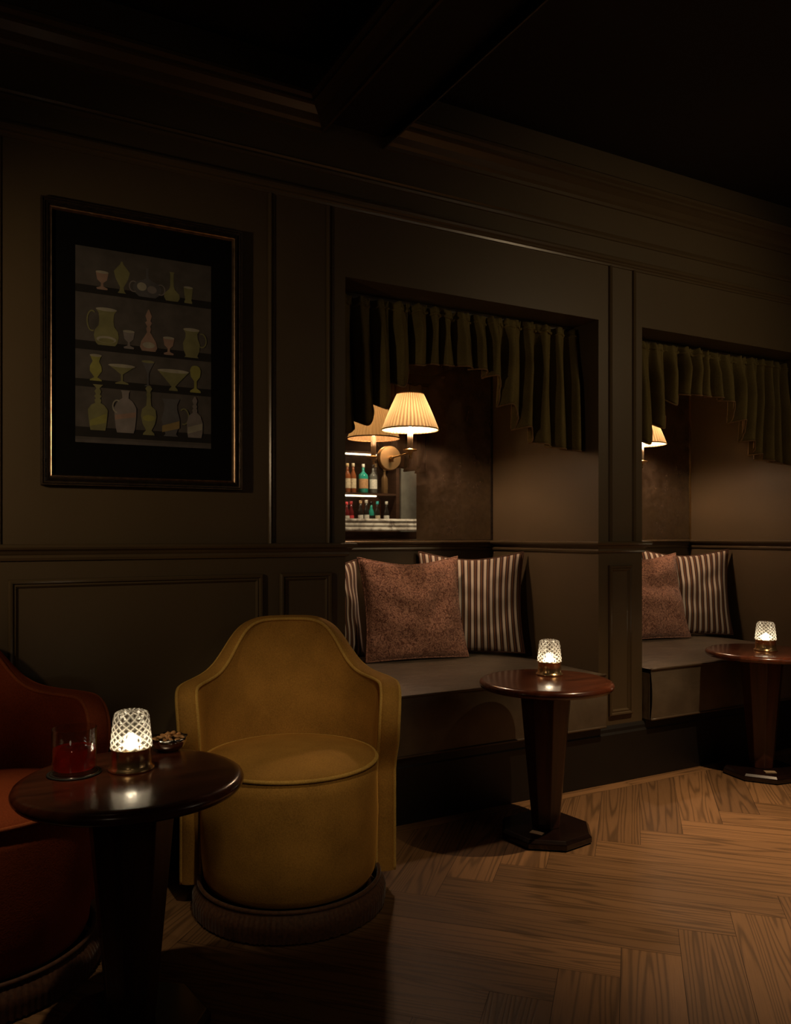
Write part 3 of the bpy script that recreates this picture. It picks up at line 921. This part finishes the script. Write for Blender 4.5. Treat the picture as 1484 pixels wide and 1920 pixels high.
# ------------------------------------------------------------------ tub chairs
def make_chair(name, label, loc, rz, fab, pipe, fringe):
    """front is local -Y; origin on the floor under the seat centre"""
    t = thing(name, label, 'armchair', loc, rz, 'velvet tub chairs with fringed bases')
    rd = 0.262
    mb = MB(); mb.lathe([(0.232, 0.078), (0.247, 0.086), (0.256, 0.105), (rd, 0.16), (rd + .004, 0.27), (rd + .001, 0.38), (rd - 0.004, 0.425)], 72)
    mb.build('drum_base', fab, t)
    prof = [(rd - 0.004, 0.427), (rd - 0.006, 0.436)]
    for k in range(1, 15):
        a = k / 14
        prof.append(((rd - 0.008) * (1 - a) + 0.001, 0.436 + 0.030 * (1 - (1 - a) ** 2.6)))
    mb = MB(); mb.lathe(prof, 72, cap0=False); mb.build('seat', fab, t)
    mb = MB(); mb.tube([((rd - 0.002) * cos(2 * pi * k / 96), (rd - 0.002) * sin(2 * pi * k / 96), 0.431) for k in range(96)], 0.0058, 8, closed=True)
    mb.build('seat_piping', pipe, t)
    # wrap-around back shell
    ri, ro = 0.266, 0.322

    ctrl = [(0, .817), (14, .816), (20, .811), (26, .797), (31, .772), (36, .736), (41, .700), (47, .670), (54, .653), (64, .645), (80, .642), (101, .638)]

    def ztop0(a):
        for (p, zp), (q, zq) in zip(ctrl, ctrl[1:]):
            if a <= q: return zp + (zq - zp) * (a - p) / (q - p)
        return ctrl[-1][1]

    def ztop(phi):                       # phi in degrees from the back; smoothed
        a = abs(phi)
        return sum(ztop0(abs(a + d)) for d in (-4, -3, -2, -1, 0, 1, 2, 3, 4)) / 9

    def phimax(z):
        if z < 0.36: return 87.0
        if z < 0.54: s = (z - 0.36) / 0.18; return 87 + 14 * (s * s * (3 - 2 * s))
        return 101.0
    zb = 0.062
    NU, NV = 130, 44
    rc = 0.095

    def outer_top(u):                    # rounded corner at the arm front
        ph = u * 101.0
        z = ztop(ph)
        dist = (101 - abs(ph)) * pi / 180 * 0.30
        if dist < rc: z -= rc - sqrt(max(0, rc * rc - (rc - dist) ** 2))
        return z

    def pt(u, v, r):
        zt = outer_top(u)
        z = zb + (zt - zb) * v
        ph = u * phimax(z)
        # flare of the arms and of the back towards the top
        fl = 0.020 * max(0, (z - 0.42) / 0.4)
        a = radians(90 + ph)
        return Vector(((r + fl) * cos(a), (r + fl) * sin(a), z))
    us = [-1 + 2 * i / NU for i in range(NU + 1)]
    us = [math.copysign(1 - (1 - abs(u)) ** 1.0, u) for u in us]
    us = sorted(set([round(u, 5) for u in us] + [s * q for s in (-1, 1) for q in (0.985, 0.993, 0.997)]))
    vs = [j / NV for j in range(NV + 1)]

    def sheet(r): return [[pt(u, v, r) for u in us] for v in vs]
    A = sheet(ri); Bq = sheet(ro)
    mb = MB(); mb.rings(A, False); mb.rings(Bq, False)

    def loop(S_):
        L = [S_[j][0] for j in range(NV + 1)] + [S_[NV][i] for i in range(1, len(us))] + [S_[j][-1] for j in range(NV - 1, -1, -1)]
        return L
    la, lb = loop(A), loop(Bq)
    band = []
    for f in [0, .08, .2, .35, .5, .65, .8, .92, 1]:
        row = []
        for p, q in zip(la, lb):
            m = p.lerp(q, f)
            row.append(m)
        band.append(row)
    # puff the band outwards a little (along the rim normal)
    nb = len(la)
    nor = []
    for i in range(nb):
        tg = (la[min(i + 1, nb - 1)] - la[max(i - 1, 0)]).normalized()
        cr = (lb[i] - la[i]).normalized()
        nor.append(tg.cross(cr).normalized())
    mid_ = nb // 2
    sgn = 1 if nor[mid_].z > 0 else -1
    for f, row in zip([0, .08, .2, .35, .5, .65, .8, .92, 1], band):
        for i in range(nb): row[i] = row[i] + nor[i] * sgn * 0.010 * sqrt(max(0, 1 - (2 * f - 1) ** 2))
    mb.rings(band, False)
    mb.rings([A[0], Bq[0]], False)
    mb.build('back_shell', fab, t)
    for nm, L in (('inner_piping', la), ('outer_piping', lb)):
        mb = MB(); mb.tube(L, 0.0052, 8); mb.build(nm, pipe, t)
    # bullion fringe: separate twisted cords side by side
    n = 460
    rows = []
    for j in range(9):
        s = j / 8
        row = []
        for k in range(n):
            a = 2 * pi * k / n
            base = 0.262 + 0.024 * min(1, s * 2.2) - 0.003 * s
            rip = 0.0045 * abs(sin(k * pi / 4 + 0.5 * s)) * (0.6 + 0.4 * ((k // 4 * 7) % 5) / 4) if j > 1 else 0.002
            z = 0.085 - 0.080 * s
            if j == 8: z += 0.004 * rnd.random()
            row.append(((base + rip) * cos(a), (base + rip) * sin(a), z))
        rows.append(row)
    mb = MB(); mb.rings(rows, True)
    fr = mb.build('bullion_fringe', fringe, t)
    mb = MB(); mb.tube([(0.268 * cos(2 * pi * k / 96), 0.268 * sin(2 * pi * k / 96), 0.084) for k in range(96)], 0.006, 8, closed=True)
    mb.build('fringe_braid', fringe, fr)
    mb = MB(); mb.lathe([(0.225, 0.004), (0.225, 0.08)], 48); mb.build('kick_plinth', M['plinth'], t)
    return t


CHY = (0.875, -0.400)
make_chair('tub_armchair', 'mustard yellow velvet tub chair with fringed base in front of the bench', (CHY[0], CHY[1], 0), radians(-19), M['yellow'], M['yellow_pipe'], M['fringe_y'])
make_chair('tub_armchair', 'rust red velvet tub chair cut off by the left edge', (0.045, -0.40, 0), radians(24), M['red'], M['red_pipe'], M['fringe_r'])


# ------------------------------------------------------------------ pedestal tables
def make_table(label, loc, rz):
    t = thing('cocktail_table', label, 'table', loc, rz, 'round mahogany cocktail tables')
    R = 0.243
    prof = [(0.001, 0.540), (R - 0.016, 0.540), (R - 0.005, 0.543), (R, 0.550), (R + .001, 0.556), (R - 0.003, 0.564), (R - 0.012, 0.569), (R - 0.022, 0.570), (0.001, 0.570)]
    mb = MB(); mb.lathe(prof, 96); mb.build('tabletop', M['table'], t)
    mb = MB(); mb.smooth = False
    mb.lathe([(0.052, 0.036), (0.098, 0.541)], 8, rot=pi / 8); mb.build('column', M['column'], t, bevel=0.0025)
    mb = MB(); mb.smooth = False
    mb.lathe([(0.166, 0.002), (0.172, 0.008), (0.172, 0.024), (0.160, 0.036)], 8, rot=pi / 8 + radians(8))
    bs = mb.build('base', M['table_base'], t, bevel=0.002)
    a = radians(0)
    mb = MB(); mb.box(-0.024, 0.024, -0.014, 0.014, 0.0362, 0.0385)
    pl = mb.build('plaque', M['plaque'], t)
    pl.location = (-0.080, -0.048, 0); pl.rotation_euler = (0, 0, radians(-62))
    pl['label'] = 'small brass plaque on the black base'
    return t


T1 = (0.330, -0.850); T2 = (1.887, -0.360); T3 = (3.240, -0.245)
make_table('mahogany pedestal table holding the red drink, between the two armchairs', (T1[0], T1[1], 0), radians(0))
make_table('mahogany pedestal table in front of the nearer alcove bench', (T2[0], T2[1], 0), radians(0))
make_table('mahogany pedestal table at the right edge before the farther bench', (T3[0], T3[1], 0), radians(28))


# ------------------------------------------------------------------ crystal table lamps
def make_table_lamp(label, loc):
    t = thing('crystal_table_lamp', label, 'lamp', loc, 0, 'small crystal lamps on the cocktail tables')
    mb = MB()
    mb.lathe([(0.001, 0.0), (0.050, 0.0), (0.0515, 0.003), (0.050, 0.006), (0.0465, 0.009), (0.0445, 0.012), (0.0435, 0.046), (0.045, 0.048), (0.045, 0.050), (0.001, 0.050)], 64)
    mb.build('metal_base', M['gold'], t)
    # cut shade: checkerboard of raised diamonds
    n, J = 28, 11
    z0, z1 = 0.051, 0.132
    vs, fs, cut = [], [], []
    for j in range(J + 1):
        s = j / J
        r = 0.0465 - 0.0085 * s
        z = z0 + (z1 - z0) * s
        if s > 0.80:
            q = (s - 0.80) / 0.20; r -= 0.010 * q ** 2.2
            z = z0 + (z1 - z0) * (0.80 + 0.2 * sin(q * pi / 2))
        for i in range(n):
            a = 2 * pi * i / n
            up = (i + j) % 2
            rr_ = r + (0.0012 if up else -0.0012)
            vs.append((rr_ * cos(a), rr_ * sin(a), z)); cut.append(0.0 if up else 1.0)
    for j in range(J):
        for i in range(n):
            a = j * n + i; b_ = j * n + (i + 1) % n; c = (j + 1) * n + (i + 1) % n; d = (j + 1) * n + i
            if (i + j) % 2: fs += [(a, b_, d), (b_, c, d)]
            else: fs += [(a, b_, c), (a, c, d)]
    top = len(vs); vs.append((0, 0, z1 - 0.002)); cut.append(0.6)
    # small star cut on the crown
    for i in range(n): fs.append((J * n + i, J * n + (i + 1) % n, top))
    me = bpy.data.meshes.new('crystal_shade'); me.from_pydata(vs, [], fs); me.materials.append(M['crystal'])
    at = me.attributes.new('cut', 'FLOAT', 'POINT')
    for k_, c in enumerate(cut): at.data[k_].value = c
    o = bpy.data.objects.new('crystal_shade', me); COL.objects.link(o); o.parent = t
    mb = MB(); mb.lathe([(0.016, 0.051), (0.015, 0.056), (0.010, 0.068), (0.005, 0.078), (0.001, 0.080)], 20); mb.build('light_core', M['bulb'], t)
    return t


L1 = (0.340, -0.795, 0.570)
make_table_lamp('lit crystal lamp on the front table beside the red drink', L1)
make_table_lamp('lit crystal lamp alone on the middle table', (1.965, -0.285, 0.570))
make_table_lamp('lit crystal lamp on the table at the right edge', (3.245, -0.262, 0.570))

# ------------------------------------------------------------------ drink
CO = (0.222, -0.770)
t = thing('coaster', 'round dark coaster under the red drink', 'coaster', (CO[0], CO[1], 0.5702))
mb = MB(); mb.lathe([(0.001, 0), (0.056, 0), (0.058, 0.0015), (0.056, 0.003), (0.001, 0.003)], 48); mb.build('pad', M['coaster'], t)
mb = MB(); mb.tube([(0.051 * cos(2 * pi * k / 64), 0.051 * sin(2 * pi * k / 64), 0.0031) for k in range(64)], 0.0009, 6, closed=True); mb.build('stitched_rim', M['silver'], t)
ZG = 0.5735
t = thing('tumbler', 'clear rocks glass of red cocktail with ice, on a coaster', 'glass', (CO[0], CO[1], ZG))
mb = MB()
mb.lathe([(0.001, 0.0), (0.043, 0.0), (0.0455, 0.003), (0.047, 0.010), (0.047, 0.098), (0.0463, 0.0985), (0.0456, 0.098), (0.0452, 0.012), (0.043, 0.009), (0.001, 0.009)], 64)
mb.build('glass_body', M['tumbler'], t)
mb = MB(); mb.lathe([(0.001, 0.0095), (0.043, 0.0095), (0.0448, 0.013), (0.0450, 0.054), (0.001, 0.054)], 48); mb.build('cocktail', M['drink'], t)
for k, (x, y, z, a, bq, s) in enumerate(((-0.018, -0.012, 0.046, 0.3, 0.5, 0.013), (0.016, -0.016, 0.048, 0.9, 0.2, 0.012), (0.004, 0.018, 0.050, 0.1, 0.7, 0.013), (0.010, -0.018, 0.024, 0.5, 1.1, 0.010))):
    mb = MB(); mb.smooth = True
    mb.box(-s, s, -s, s, -s, s)
    o = mb.build('ice_cube', M['ice'], None, (CO[0] + x, CO[1] + y, ZG + z), bevel=0.003)
    o.rotation_euler = (a, bq, a * 2)
    tag(o, 'clear ice cube in the red cocktail', 'ice cube', 'ice cubes in the red cocktail')

# ------------------------------------------------------------------ nut bowl
BO = (0.452, -0.672)
t = thing('nut_bowl', 'small scalloped silver bowl of nuts behind the crystal lamp', 'bowl', (BO[0], BO[1], 0.5702))
n = 96


def brow(r, z, amp):
    return [((r * (1 + amp * cos(8 * 2 * pi * k / n))) * cos(2 * pi * k / n), (r * (1 + amp * cos(8 * 2 * pi * k / n))) * sin(2 * pi * k / n),
             z + 0.05 * amp * 0.6 * cos(8 * 2 * pi * k / n)) for k in range(n)]


mb = MB()
mb.rings([brow(0.002, 0.0, 0), brow(0.022, 0.0, 0), brow(0.028, 0.002, 0.005), brow(0.037, 0.010, 0.012), brow(0.042, 0.020, 0.02), brow(0.0445, 0.032, 0.028),
          brow(0.0435, 0.0326, 0.028), brow(0.040, 0.021, 0.02), brow(0.034, 0.012, 0.012), brow(0.022, 0.006, 0.01), brow(0.002, 0.005, 0)], True)
mb.build('bowl', M['silver'], t)


def nut_mesh(kind):
    mb = MB()
    if kind == 0:     # cashew: bent, tapering
        pts = [(0.0075 * cos(a), 0.0075 * sin(a), 0) for a in [radians(-80 + 160 * k / 8) for k in range(9)]]
        mb.tube(pts, [0.0015, 0.0032, 0.0042, 0.0045, 0.0044, 0.0042, 0.0040, 0.0032, 0.0014], 10)
    else:             # almond
        rs = []
        for j in range(11):
            s = j / 10; r = 0.0062 * sin(pi * s ** 0.8) + 0.0003
            rs.append([(-0.010 + 0.020 * s, r * cos(2 * pi * k / 12), 0.62 * r * sin(2 * pi * k / 12)) for k in range(12)])
        mb.rings(rs, True, True, True)
    return mb


protos = {}
rn = random.Random(4)
spots_n = []
for ring, cnt, z in ((0.030, 11, 0.0285), (0.018, 8, 0.0335), (0.006, 4, 0.0375)):
    for k in range(cnt):
        a = 2 * pi * (k + rn.uniform(-.25, .25)) / cnt
        spots_n.append((ring * cos(a), ring * sin(a), z + rn.uniform(-.001, .002)))
for k, (x, y, z) in enumerate(spots_n):
    kind = 0 if rn.random() < 0.65 else 1
    nm = ('cashew_nut', 'almond')[kind]
    if kind not in protos:
        o = nut_mesh(kind).build(nm, M['nut']); protos[kind] = o
    else:
        o = protos[kind].copy(); COL.objects.link(o)
    o.location = (BO[0] + x, BO[1] + y, 0.5702 + z)
    o.rotation_euler = (rn.uniform(-.5, .5), rn.uniform(-.5, .5), rn.uniform(0, 6.28))
    tag(o, ('curved roasted cashew heaped in the silver bowl', 'pointed roasted almond heaped in the silver bowl')[kind], 'nut',
        ('cashews in the silver bowl', 'almonds in the silver bowl')[kind])


# ------------------------------------------------------------------ framed picture
PX0, PX1, PZ0, PZ1 = 0.214, 0.846, 1.252, 2.134
t = thing('framed_picture', 'dark framed still life of glassware on the left wall panel', 'picture', ((PX0 + PX1) / 2, -0.001, PZ0))
hw = (PX1 - PX0) / 2; hh = PZ1 - PZ0
mb = MB()
rect_frame(mb, -hw, hw, 0, hh, [(0, 0), (0, 0.022), (0.003, 0.026), (0.007, 0.026), (0.009, 0.022), (0.016, 0.020), (0.018, 0.024), (0.021, 0.024), (0.0225, 0.016), (0.0225, 0)])
fr = mb.build('frame', M['frame'], t)
for ins, o_ in ((0.0018, 0.0258), (0.0085, 0.0225)):
    mb = MB(); rect_frame(mb, -hw + ins, hw - ins, ins, hh - ins, [(0, o_ - .002), (0.0003, o_ + 0.0014), (0.0026, o_ + 0.0014), (0.0030, o_ - .002)])
    mb.build('worn_edge', M['gilt'], fr)
mb = MB(); rect_frame(mb, -hw + 0.0225, hw - 0.0225, 0.0225, hh - 0.0225, [(0, 0.0), (0, 0.0185), (0.003, 0.0200), (0.006, 0.0170), (0.008, 0.0180), (0.011, 0.012), (0.011, 0)])
mb.build('gilt_slip', M['gilt'], t)
mb = MB(); mb.box(-hw + 0.030, hw - 0.030, -0.006, -0.001, 0.030, hh - 0.030); mb.build('mat_board', M['mat_board'], t)

# the print: one flat sheet of glass vessels on four shelves
pm = {}


def pmat(name, col):
    if name not in pm: pm[name] = simple('print_' + name, col, 0.7, noise_amt=0.22, noise_scale=22)
    return pm[name]


order = [('backdrop', (0.080, 0.072, 0.068)), ('shelf', (0.010, 0.009, 0.008)), ('olive', (0.20, 0.20, 0.09)), ('grey', (0.22, 0.20, 0.20)), ('pink', (0.30, 0.20, 0.16)),
         ('lime', (0.27, 0.27, 0.07)), ('pale', (0.34, 0.33, 0.27)), ('smoke', (0.10, 0.10, 0.11)), ('ledge', (0.10, 0.09, 0.09)), ('amber', (0.27, 0.20, 0.08))]
mats = [pmat(n_, c) for n_, c in order]
IDX = {n_: i for i, (n_, c) in enumerate(order)}
W0, W1, Z0, Z1 = 0.314 - (PX0 + PX1) / 2, 0.742 - (PX0 + PX1) / 2, 1.390 - PZ0, 2.005 - PZ0
mb = MB(); mb.smooth = False
layer = [0]


def uvp(u, v): return (W0 + (W1 - W0) * u, -0.0065 - 0.00006 * layer[0], Z0 + (Z1 - Z0) * v)


def poly(pts, m):
    mb.cur = IDX[m]; layer[0] += 1
    mb.face([mb.vert(uvp(u, v)) for u, v in pts])


def strip(left, right, m):
    mb.cur = IDX[m]; layer[0] += 1
    for (a, b_), (c, d) in zip(zip(left, right), zip(left[1:], right[1:])):
        mb.face([mb.vert(uvp(*q)) for q in (a, b_, d, c)])


def rot_prof(cx, v0, prof, m):
    """silhouette of a turned vessel: (half width, height) in print units"""
    strip([(cx - r, v0 + z) for r, z in prof], [(cx + r, v0 + z) for r, z in prof], m)


def ell(cx, cv, rx, rv, m, n=20): poly([(cx + rx * cos(2 * pi * k / n), cv + rv * sin(2 * pi * k / n)) for k in range(n)], m)


def handle(cx, cv, rx, rv, a0, a1, m, wd=0.010):
    A = [radians(a0 + (a1 - a0) * k / 14) for k in range(15)]
    strip([(cx + rx * cos(a), cv + rv * sin(a)) for a in A], [(cx + (rx - wd) * cos(a), cv + (rv - wd * .7) * sin(a)) for a in A], m)


poly([(0, 0), (1, 0), (1, 1), (0, 1)], 'backdrop')
for v0, v1 in ((0.765, 0.805), (0.475, 0.520), (0.285, 0.325), (0.030, 0.080)): poly([(0, v0), (1, v0), (1, v1), (0, v1)], 'shelf')
poly([(0, 0.0), (1, 0.0), (1, 0.016), (0, 0.016)], 'ledge')
# top shelf
g = lambda cx, v, m, s=1.0: (rot_prof(cx, v, [(.036 * s, 0), (.040 * s, .008), (.010 * s, .016), (.008 * s, .034), (.034 * s, .05), (.045 * s, .09)], m), ell(cx, v + .09, .045 * s, .007, 'pale'))
g(.185, .790, 'pink', 1.0)
rot_prof(.325, .785, [(.03, 0), (.018, .012), (.012, .03), (.045, .075), (.058, .11), (.03, .135), (.012, .15), (.006, .165)], 'olive')
rot_prof(.510, .782, [(.06, 0), (.095, .02), (.108, .05), (.085, .075), (.03, .09), (.009, .10), (.009, .150), (.016, .152)], 'smoke')
ell(.470, .835, .035, .022, 'pale'); ell(.545, .825, .035, .020, 'grey')
handle(.41, .83, .035, .03, 60, 300, 'grey', .008); handle(.61, .83, .035, .03, -120, 120, 'grey', .008)
rot_prof(.695, .780, [(.045, 0), (.060, .018), (.055, .04), (.022, .062), (.013, .08), (.013, .145), (.020, .155)], 'olive')
rot_prof(.820, .780, [(.030, 0), (.030, .01), (.024, .016), (.030, .05), (.036, .085)], 'olive'); ell(.820, .865, .036, .006, 'pale')
# second shelf
rot_prof(.215, .505, [(.06, 0), (.075, .012), (.088, .045), (.082, .075), (.055, .10), (.050, .13), (.055, .165), (.075, .185)], 'olive'); ell(.215, .690, .075, .009, 'pale'); handle(.115, .625, .04, .055, 60, 290, 'olive')
ell(.215, .535, .070, .018, 'pale'); ell(.215, .53, .055, .012, 'olive')
g(.375, .500, 'grey', .95)
rot_prof(.520, .498, [(.050, 0), (.064, .02), (.055, .05), (.028, .08), (.012, .10), (.018, .12), (.010, .13), (.026, .150), (.012, .160), (.024, .185), (.004, .220)], 'pink'); ell(.52, .53, .045, .016, 'pale')
g(.670, .490, 'pink', .95)
rot_prof(.845, .488, [(.055, 0), (.045, .01), (.062, .04), (.066, .075), (.048, .105), (.046, .13), (.064, .150)], 'olive'); ell(.845, .638, .064, .009, 'pale'); handle(.925, .585, .040, .040, -120, 110, 'olive')
# third shelf
rot_prof(.140, .318, [(.042, 0), (.040, .006), (.010, .018), (.042, .05), (.040, .075), (.022, .10), (.040, .13)], 'lime'); ell(.14, .448, .042, .007, 'pale')
rot_prof(.325, .312, [(.048, 0), (.046, .006), (.008, .016), (.008, .05), (.060, .078), (.098, .095)], 'olive'); ell(.325, .407, .098, .009, 'pale')
rot_prof(.515, .312, [(.030, 0), (.006, .01), (.006, .07), (.022, .095), (.048, .130)], 'smoke'); ell(.515, .442, .048, .007, 'olive')
rot_prof(.705, .300, [(.034, 0), (.030, .01), (.014, .022), (.060, .06), (.120, .105)], 'olive'); ell(.705, .405, .120, .010, 'pale')
rot_prof(.875, .300, [(.042, 0), (.040, .010), (.010, .024), (.010, .062), (.036, .085), (.042, .12), (.034, .135)], 'lime'); ell(.875, .43, .036, .016, 'lime')
# bottom shelf
rot_prof(.155, .065, [(.052, 0), (.060, .03), (.066, .07), (.070, .105), (.045, .13), (.018, .14), (.024, .155), (.014, .163), (.026, .175), (.014, .185), (.024, .20), (.010, .215), (.036, .235)], 'olive')
poly([(.100, .085), (.212, .105), (.218, .155), (.100, .115)], 'lime')
rot_prof(.350, .060, [(.060, 0), (.068, .02), (.078, .08), (.080, .13), (.052, .165), (.022, .18), (.026, .21), (.034, .22)], 'grey'); handle(.290, .195, .035, .035, 60, 270, 'pale'); poly([(.275, .125), (.425, .145), (.425, .170), (.275, .150)], 'pink')
rot_prof(.520, .055, [(.044, 0), (.040, .01), (.020, .025), (.046, .06), (.058, .10), (.050, .135), (.018, .155), (.014, .20), (.018, .215), (.010, .225), (.026, .245), (.010, .26)], 'olive'); ell(.52, .165 - .02, .045, .016, 'lime')
rot_prof(.685, .055, [(.055, 0), (.040, .012), (.060, .05), (.070, .09), (.050, .14), (.048, .17), (.066, .20)], 'smoke'); poly([(.620, .075), (.752, .100), (.752, .140), (.620, .110)], 'amber'); handle(.785, .165, .042, .045, -110, 130, 'olive')
rot_prof(.870, .055, [(.052, 0), (.060, .03), (.062, .08), (.044, .12), (.016, .135), (.020, .15), (.012, .158), (.020, .170), (.010, .18), (.020, .20), (.006, .222)], 'grey'); poly([(.815, .075), (.930, .100), (.930, .135), (.815, .110)], 'pale')
mb.build('print', mats, t, recalc=False)
mb = MB(); mb.box(-hw + 0.031, hw - 0.031, -0.0118, -0.0102, 0.031, hh - 0.031); mb.build('glazing', M['glaze'], t)

# ------------------------------------------------------------------ the bar behind the camera (seen in the mirror)
t = thing('bar_counter', 'dark wood bar counter with thick moulded marble top, seen in the mirror', 'counter', (3.9, -2.45, 0))
mb = MB(); mb.box(-1.3, 1.3, -0.25, 0.22, 0, 1.13); mb.build('counter_body', M['barwood'], t, bevel=.004)
for k_ in range(6):
    mb = MB(); mb.box(-1.24 + k_ * 0.42, -0.90 + k_ * 0.42, 0.22, 0.232, 0.2, 1.05); mb.build('front_panel', M['barwood'], t, bevel=.006)
mb = MB()
mb.smooth = False
mb.rings([[(x, y, z) for y, z in ((-0.27, 1.138), (0.258, 1.138), (0.262, 1.150), (0.258, 1.168), (0.254, 1.172), (0.258, 1.176), (0.262, 1.19), (0.258, 1.205), (0.255, 1.209), (0.260, 1.214), (0.266, 1.230), (0.260, 1.248), (-0.27, 1.250))] for x in (-1.32, 1.32)], True, True, True)
mb.build('marble_top', M['marble'], t)

SHY = -3.10
t = thing('back_bar', 'lit wooden back bar shelving with bottles, seen in the mirror', 'shelf', (3.6, SHY, 0))
mb = MB(); mb.box(-1.0, 0.43, -0.42, -0.38, 0, 2.5); mb.build('back_panel', M['barwood'], t)
mb = MB(); mb.box(-1.0, 0.43, -0.38, 0.03, 0, 1.165); mb.build('lower_cabinet', M['barwood'], t)
for z in (1.53, 1.955, 2.35):
    mb = MB(); mb.box(-1.0, 0.43, -0.38, 0.02, z - 0.022, z); sh = mb.build('shelf_board', M['barwood'], t)
    mb = MB(); mb.box(-0.98, 0.18, 0.004, 0.016, z - 0.036, z - 0.0225); mb.build('light_strip', M['led'], sh)
for x in (-1.02, 0.41):
    mb = MB(); mb.box(x, x + 0.035, -0.38, 0.022, 1.165, 2.5); mb.build('upright', M['barwood'], t)
mb = MB()
mb.smooth = False
a0 = [(0.16, 1.17), (0.40, 1.17), (0.40, 1.46)] + [(0.36 + 0.04 * cos(radians(a)), 1.46 + 0.04 * sin(radians(a))) for a in (30, 60, 90)] + [(0.16, 1.50)]
mb.rings([[(x, y, z) for x, z in a0] for y in (-0.36, -0.30)], True, True, True); mb.build('copper_panel', M['copper'], t)

t = thing('tall_mirror_panel', 'tall pale foxed panel beside the back bar shelves, seen in the mirror', 'panel', (4.27, SHY + .02, 0))
mb = MB(); mb.box(-0.20, 0.34, -0.03, 0, 1.0, 1.91); mb.build('pale_panel', M['steel'], t)
mb = MB(); mb.box(-0.20, 0.34, -0.30, -0.031, 0, 2.4); mb.build('backing_board', M['barwood'], t)
spot('bar_panel_downlight', (4.36, SHY + .22, 2.45), (4.27, SHY, 1.5), 45, 60, 0.8, (1, 0.9, 0.72), 0.02)


def bottle(kind, label, loc, glass, lab, cap, hgt=0.29, r=0.040, square=False):
    t = thing(kind, label, 'bottle', loc, rnd.uniform(-.3, .3))
    s = hgt / 0.29
    prof = [(0.001, 0.0), (r * .92, 0.0), (r, 0.006), (r, 0.165 * s), (r * .86, 0.185 * s), (0.017, 0.210 * s), (0.0135, 0.222 * s), (0.0135, 0.262 * s), (0.001, 0.262 * s)]
    mb = MB(); mb.lathe(prof, 4 if square else 24, rot=pi / 4 if square else 0)
    mb.build('glass', glass, t, bevel=.004 if square else 0)
    rl = (r * 0.7072 + .0006) if square else r + .0006
    mb = MB()
    if square: mb.box(-rl * .85, rl * .85, rl, rl + .001, 0.05 * s, 0.135 * s)
    else:
        rows = [[(rl * cos(radians(a)), rl * sin(radians(a)), z) for a in range(20, 165, 8)] for z in (0.045 * s, 0.140 * s)]
        mb.rings(rows, False)
    mb.build('paper_label', lab, t)
    mb = MB(); mb.lathe([(0.0145, 0.255 * s), (0.016, 0.258 * s), (0.016, 0.288 * s), (0.014, 0.290 * s), (0.001, 0.290 * s)], 16); mb.build('cap', cap, t)
    return t


def bg(name, col): return simple(name, col, 0.12, spec=0.7, noise_amt=0.1)


amber, teal, clear_, dark_, brown_ = bg('amber_bottle_glass', (0.20, 0.06, 0.02)), bg('teal_bottle_glass', (0.02, 0.26, 0.20)), bg('grey_bottle_glass', (0.10, 0.10, 0.09)), bg('dark_bottle_glass', (0.015, 0.012, 0.010)), bg('brown_bottle_glass', (0.14, 0.08, 0.035))
wine = bg('wine_red_bottle_glass', (0.10, 0.01, 0.012))
cream, orange, white, red, tan_, teal_c, goldc = [simple(n_, c, 0.5, noise_amt=0.25, noise_scale=70) for n_, c in
    (('cream_paper', (0.55, 0.46, 0.32)), ('orange_paper', (0.45, 0.25, 0.12)), ('white_paper', (0.65, 0.62, 0.55)), ('red_cap', (0.60, 0.05, 0.06)), ('tan_cork', (0.50, 0.33, 0.16)), ('teal_cap', (0.03, 0.38, 0.38)), ('gold_foil', (0.55, 0.38, 0.18)))]
Zs = 1.531
bottle('liquor_bottle', 'amber bottle with cream strip label, leftmost on the upper bar shelf', (3.470, SHY - 0.03, Zs), amber, cream, goldc, .30, .034)
bottle('liquor_bottle', 'dark amber bottle second from left on the upper bar shelf', (3.540, SHY - 0.04, Zs), amber, cream, cream, .305, .032)
bottle('liquor_bottle', 'teal glass bottle with square orange label on the upper bar shelf', (3.650, SHY - 0.03, Zs), teal, orange, white, .30, .052)
bottle('liquor_bottle', 'bottle with large white label under the sconce reflection', (3.770, SHY - 0.04, Zs), clear_, white, dark_, .30, .043)
bottle('liquor_bottle', 'tall dark bottle just right of the white labelled bottle', (3.840, SHY - 0.12, Zs), dark_, dark_, goldc, .32, .030)
bottle('liquor_bottle', 'brown tinted bottle at the right end of the upper bar shelf', (3.920, SHY - 0.07, Zs), brown_, brown_, brown_, .27, .036, True)
Zl = 1.166
lows = [(3.455, 'wine', wine, white, red, .27, 'low red bottle at the far left behind the marble counter'), (3.520, 'r', wine, red, red, .28, 'low bottle with bright red cap behind the marble counter'),
        (3.620, 'tan', dark_, white, tan_, .29, 'low dark bottle with cork stopper behind the marble counter'), (3.690, 'wht', dark_, white, white, .295, 'low dark bottle with white cap beside the cork stoppered one'),
        (3.755, 'grn', teal, dark_, dark_, .28, 'low dark green bottle left of the teal capped bottle'), (3.815, 'teal', dark_, cream, teal_c, .285, 'low bottle with teal cap behind the marble counter'),
        (3.915, 'end', dark_, white, white, .285, 'low dark bottle with round white stopper before the copper panel')]
for x, _, g_, l_, c_, h_, lab_ in lows:
    bottle('liquor_bottle', lab_, (x, SHY - 0.03 + rnd.uniform(-.03, .02), Zl), g_, l_, c_, h_, .0305)
for o in list(COL.objects):
    if o.name.startswith('liquor_bottle') and o.parent is None: o['group'] = 'bottles on the bar shelves'
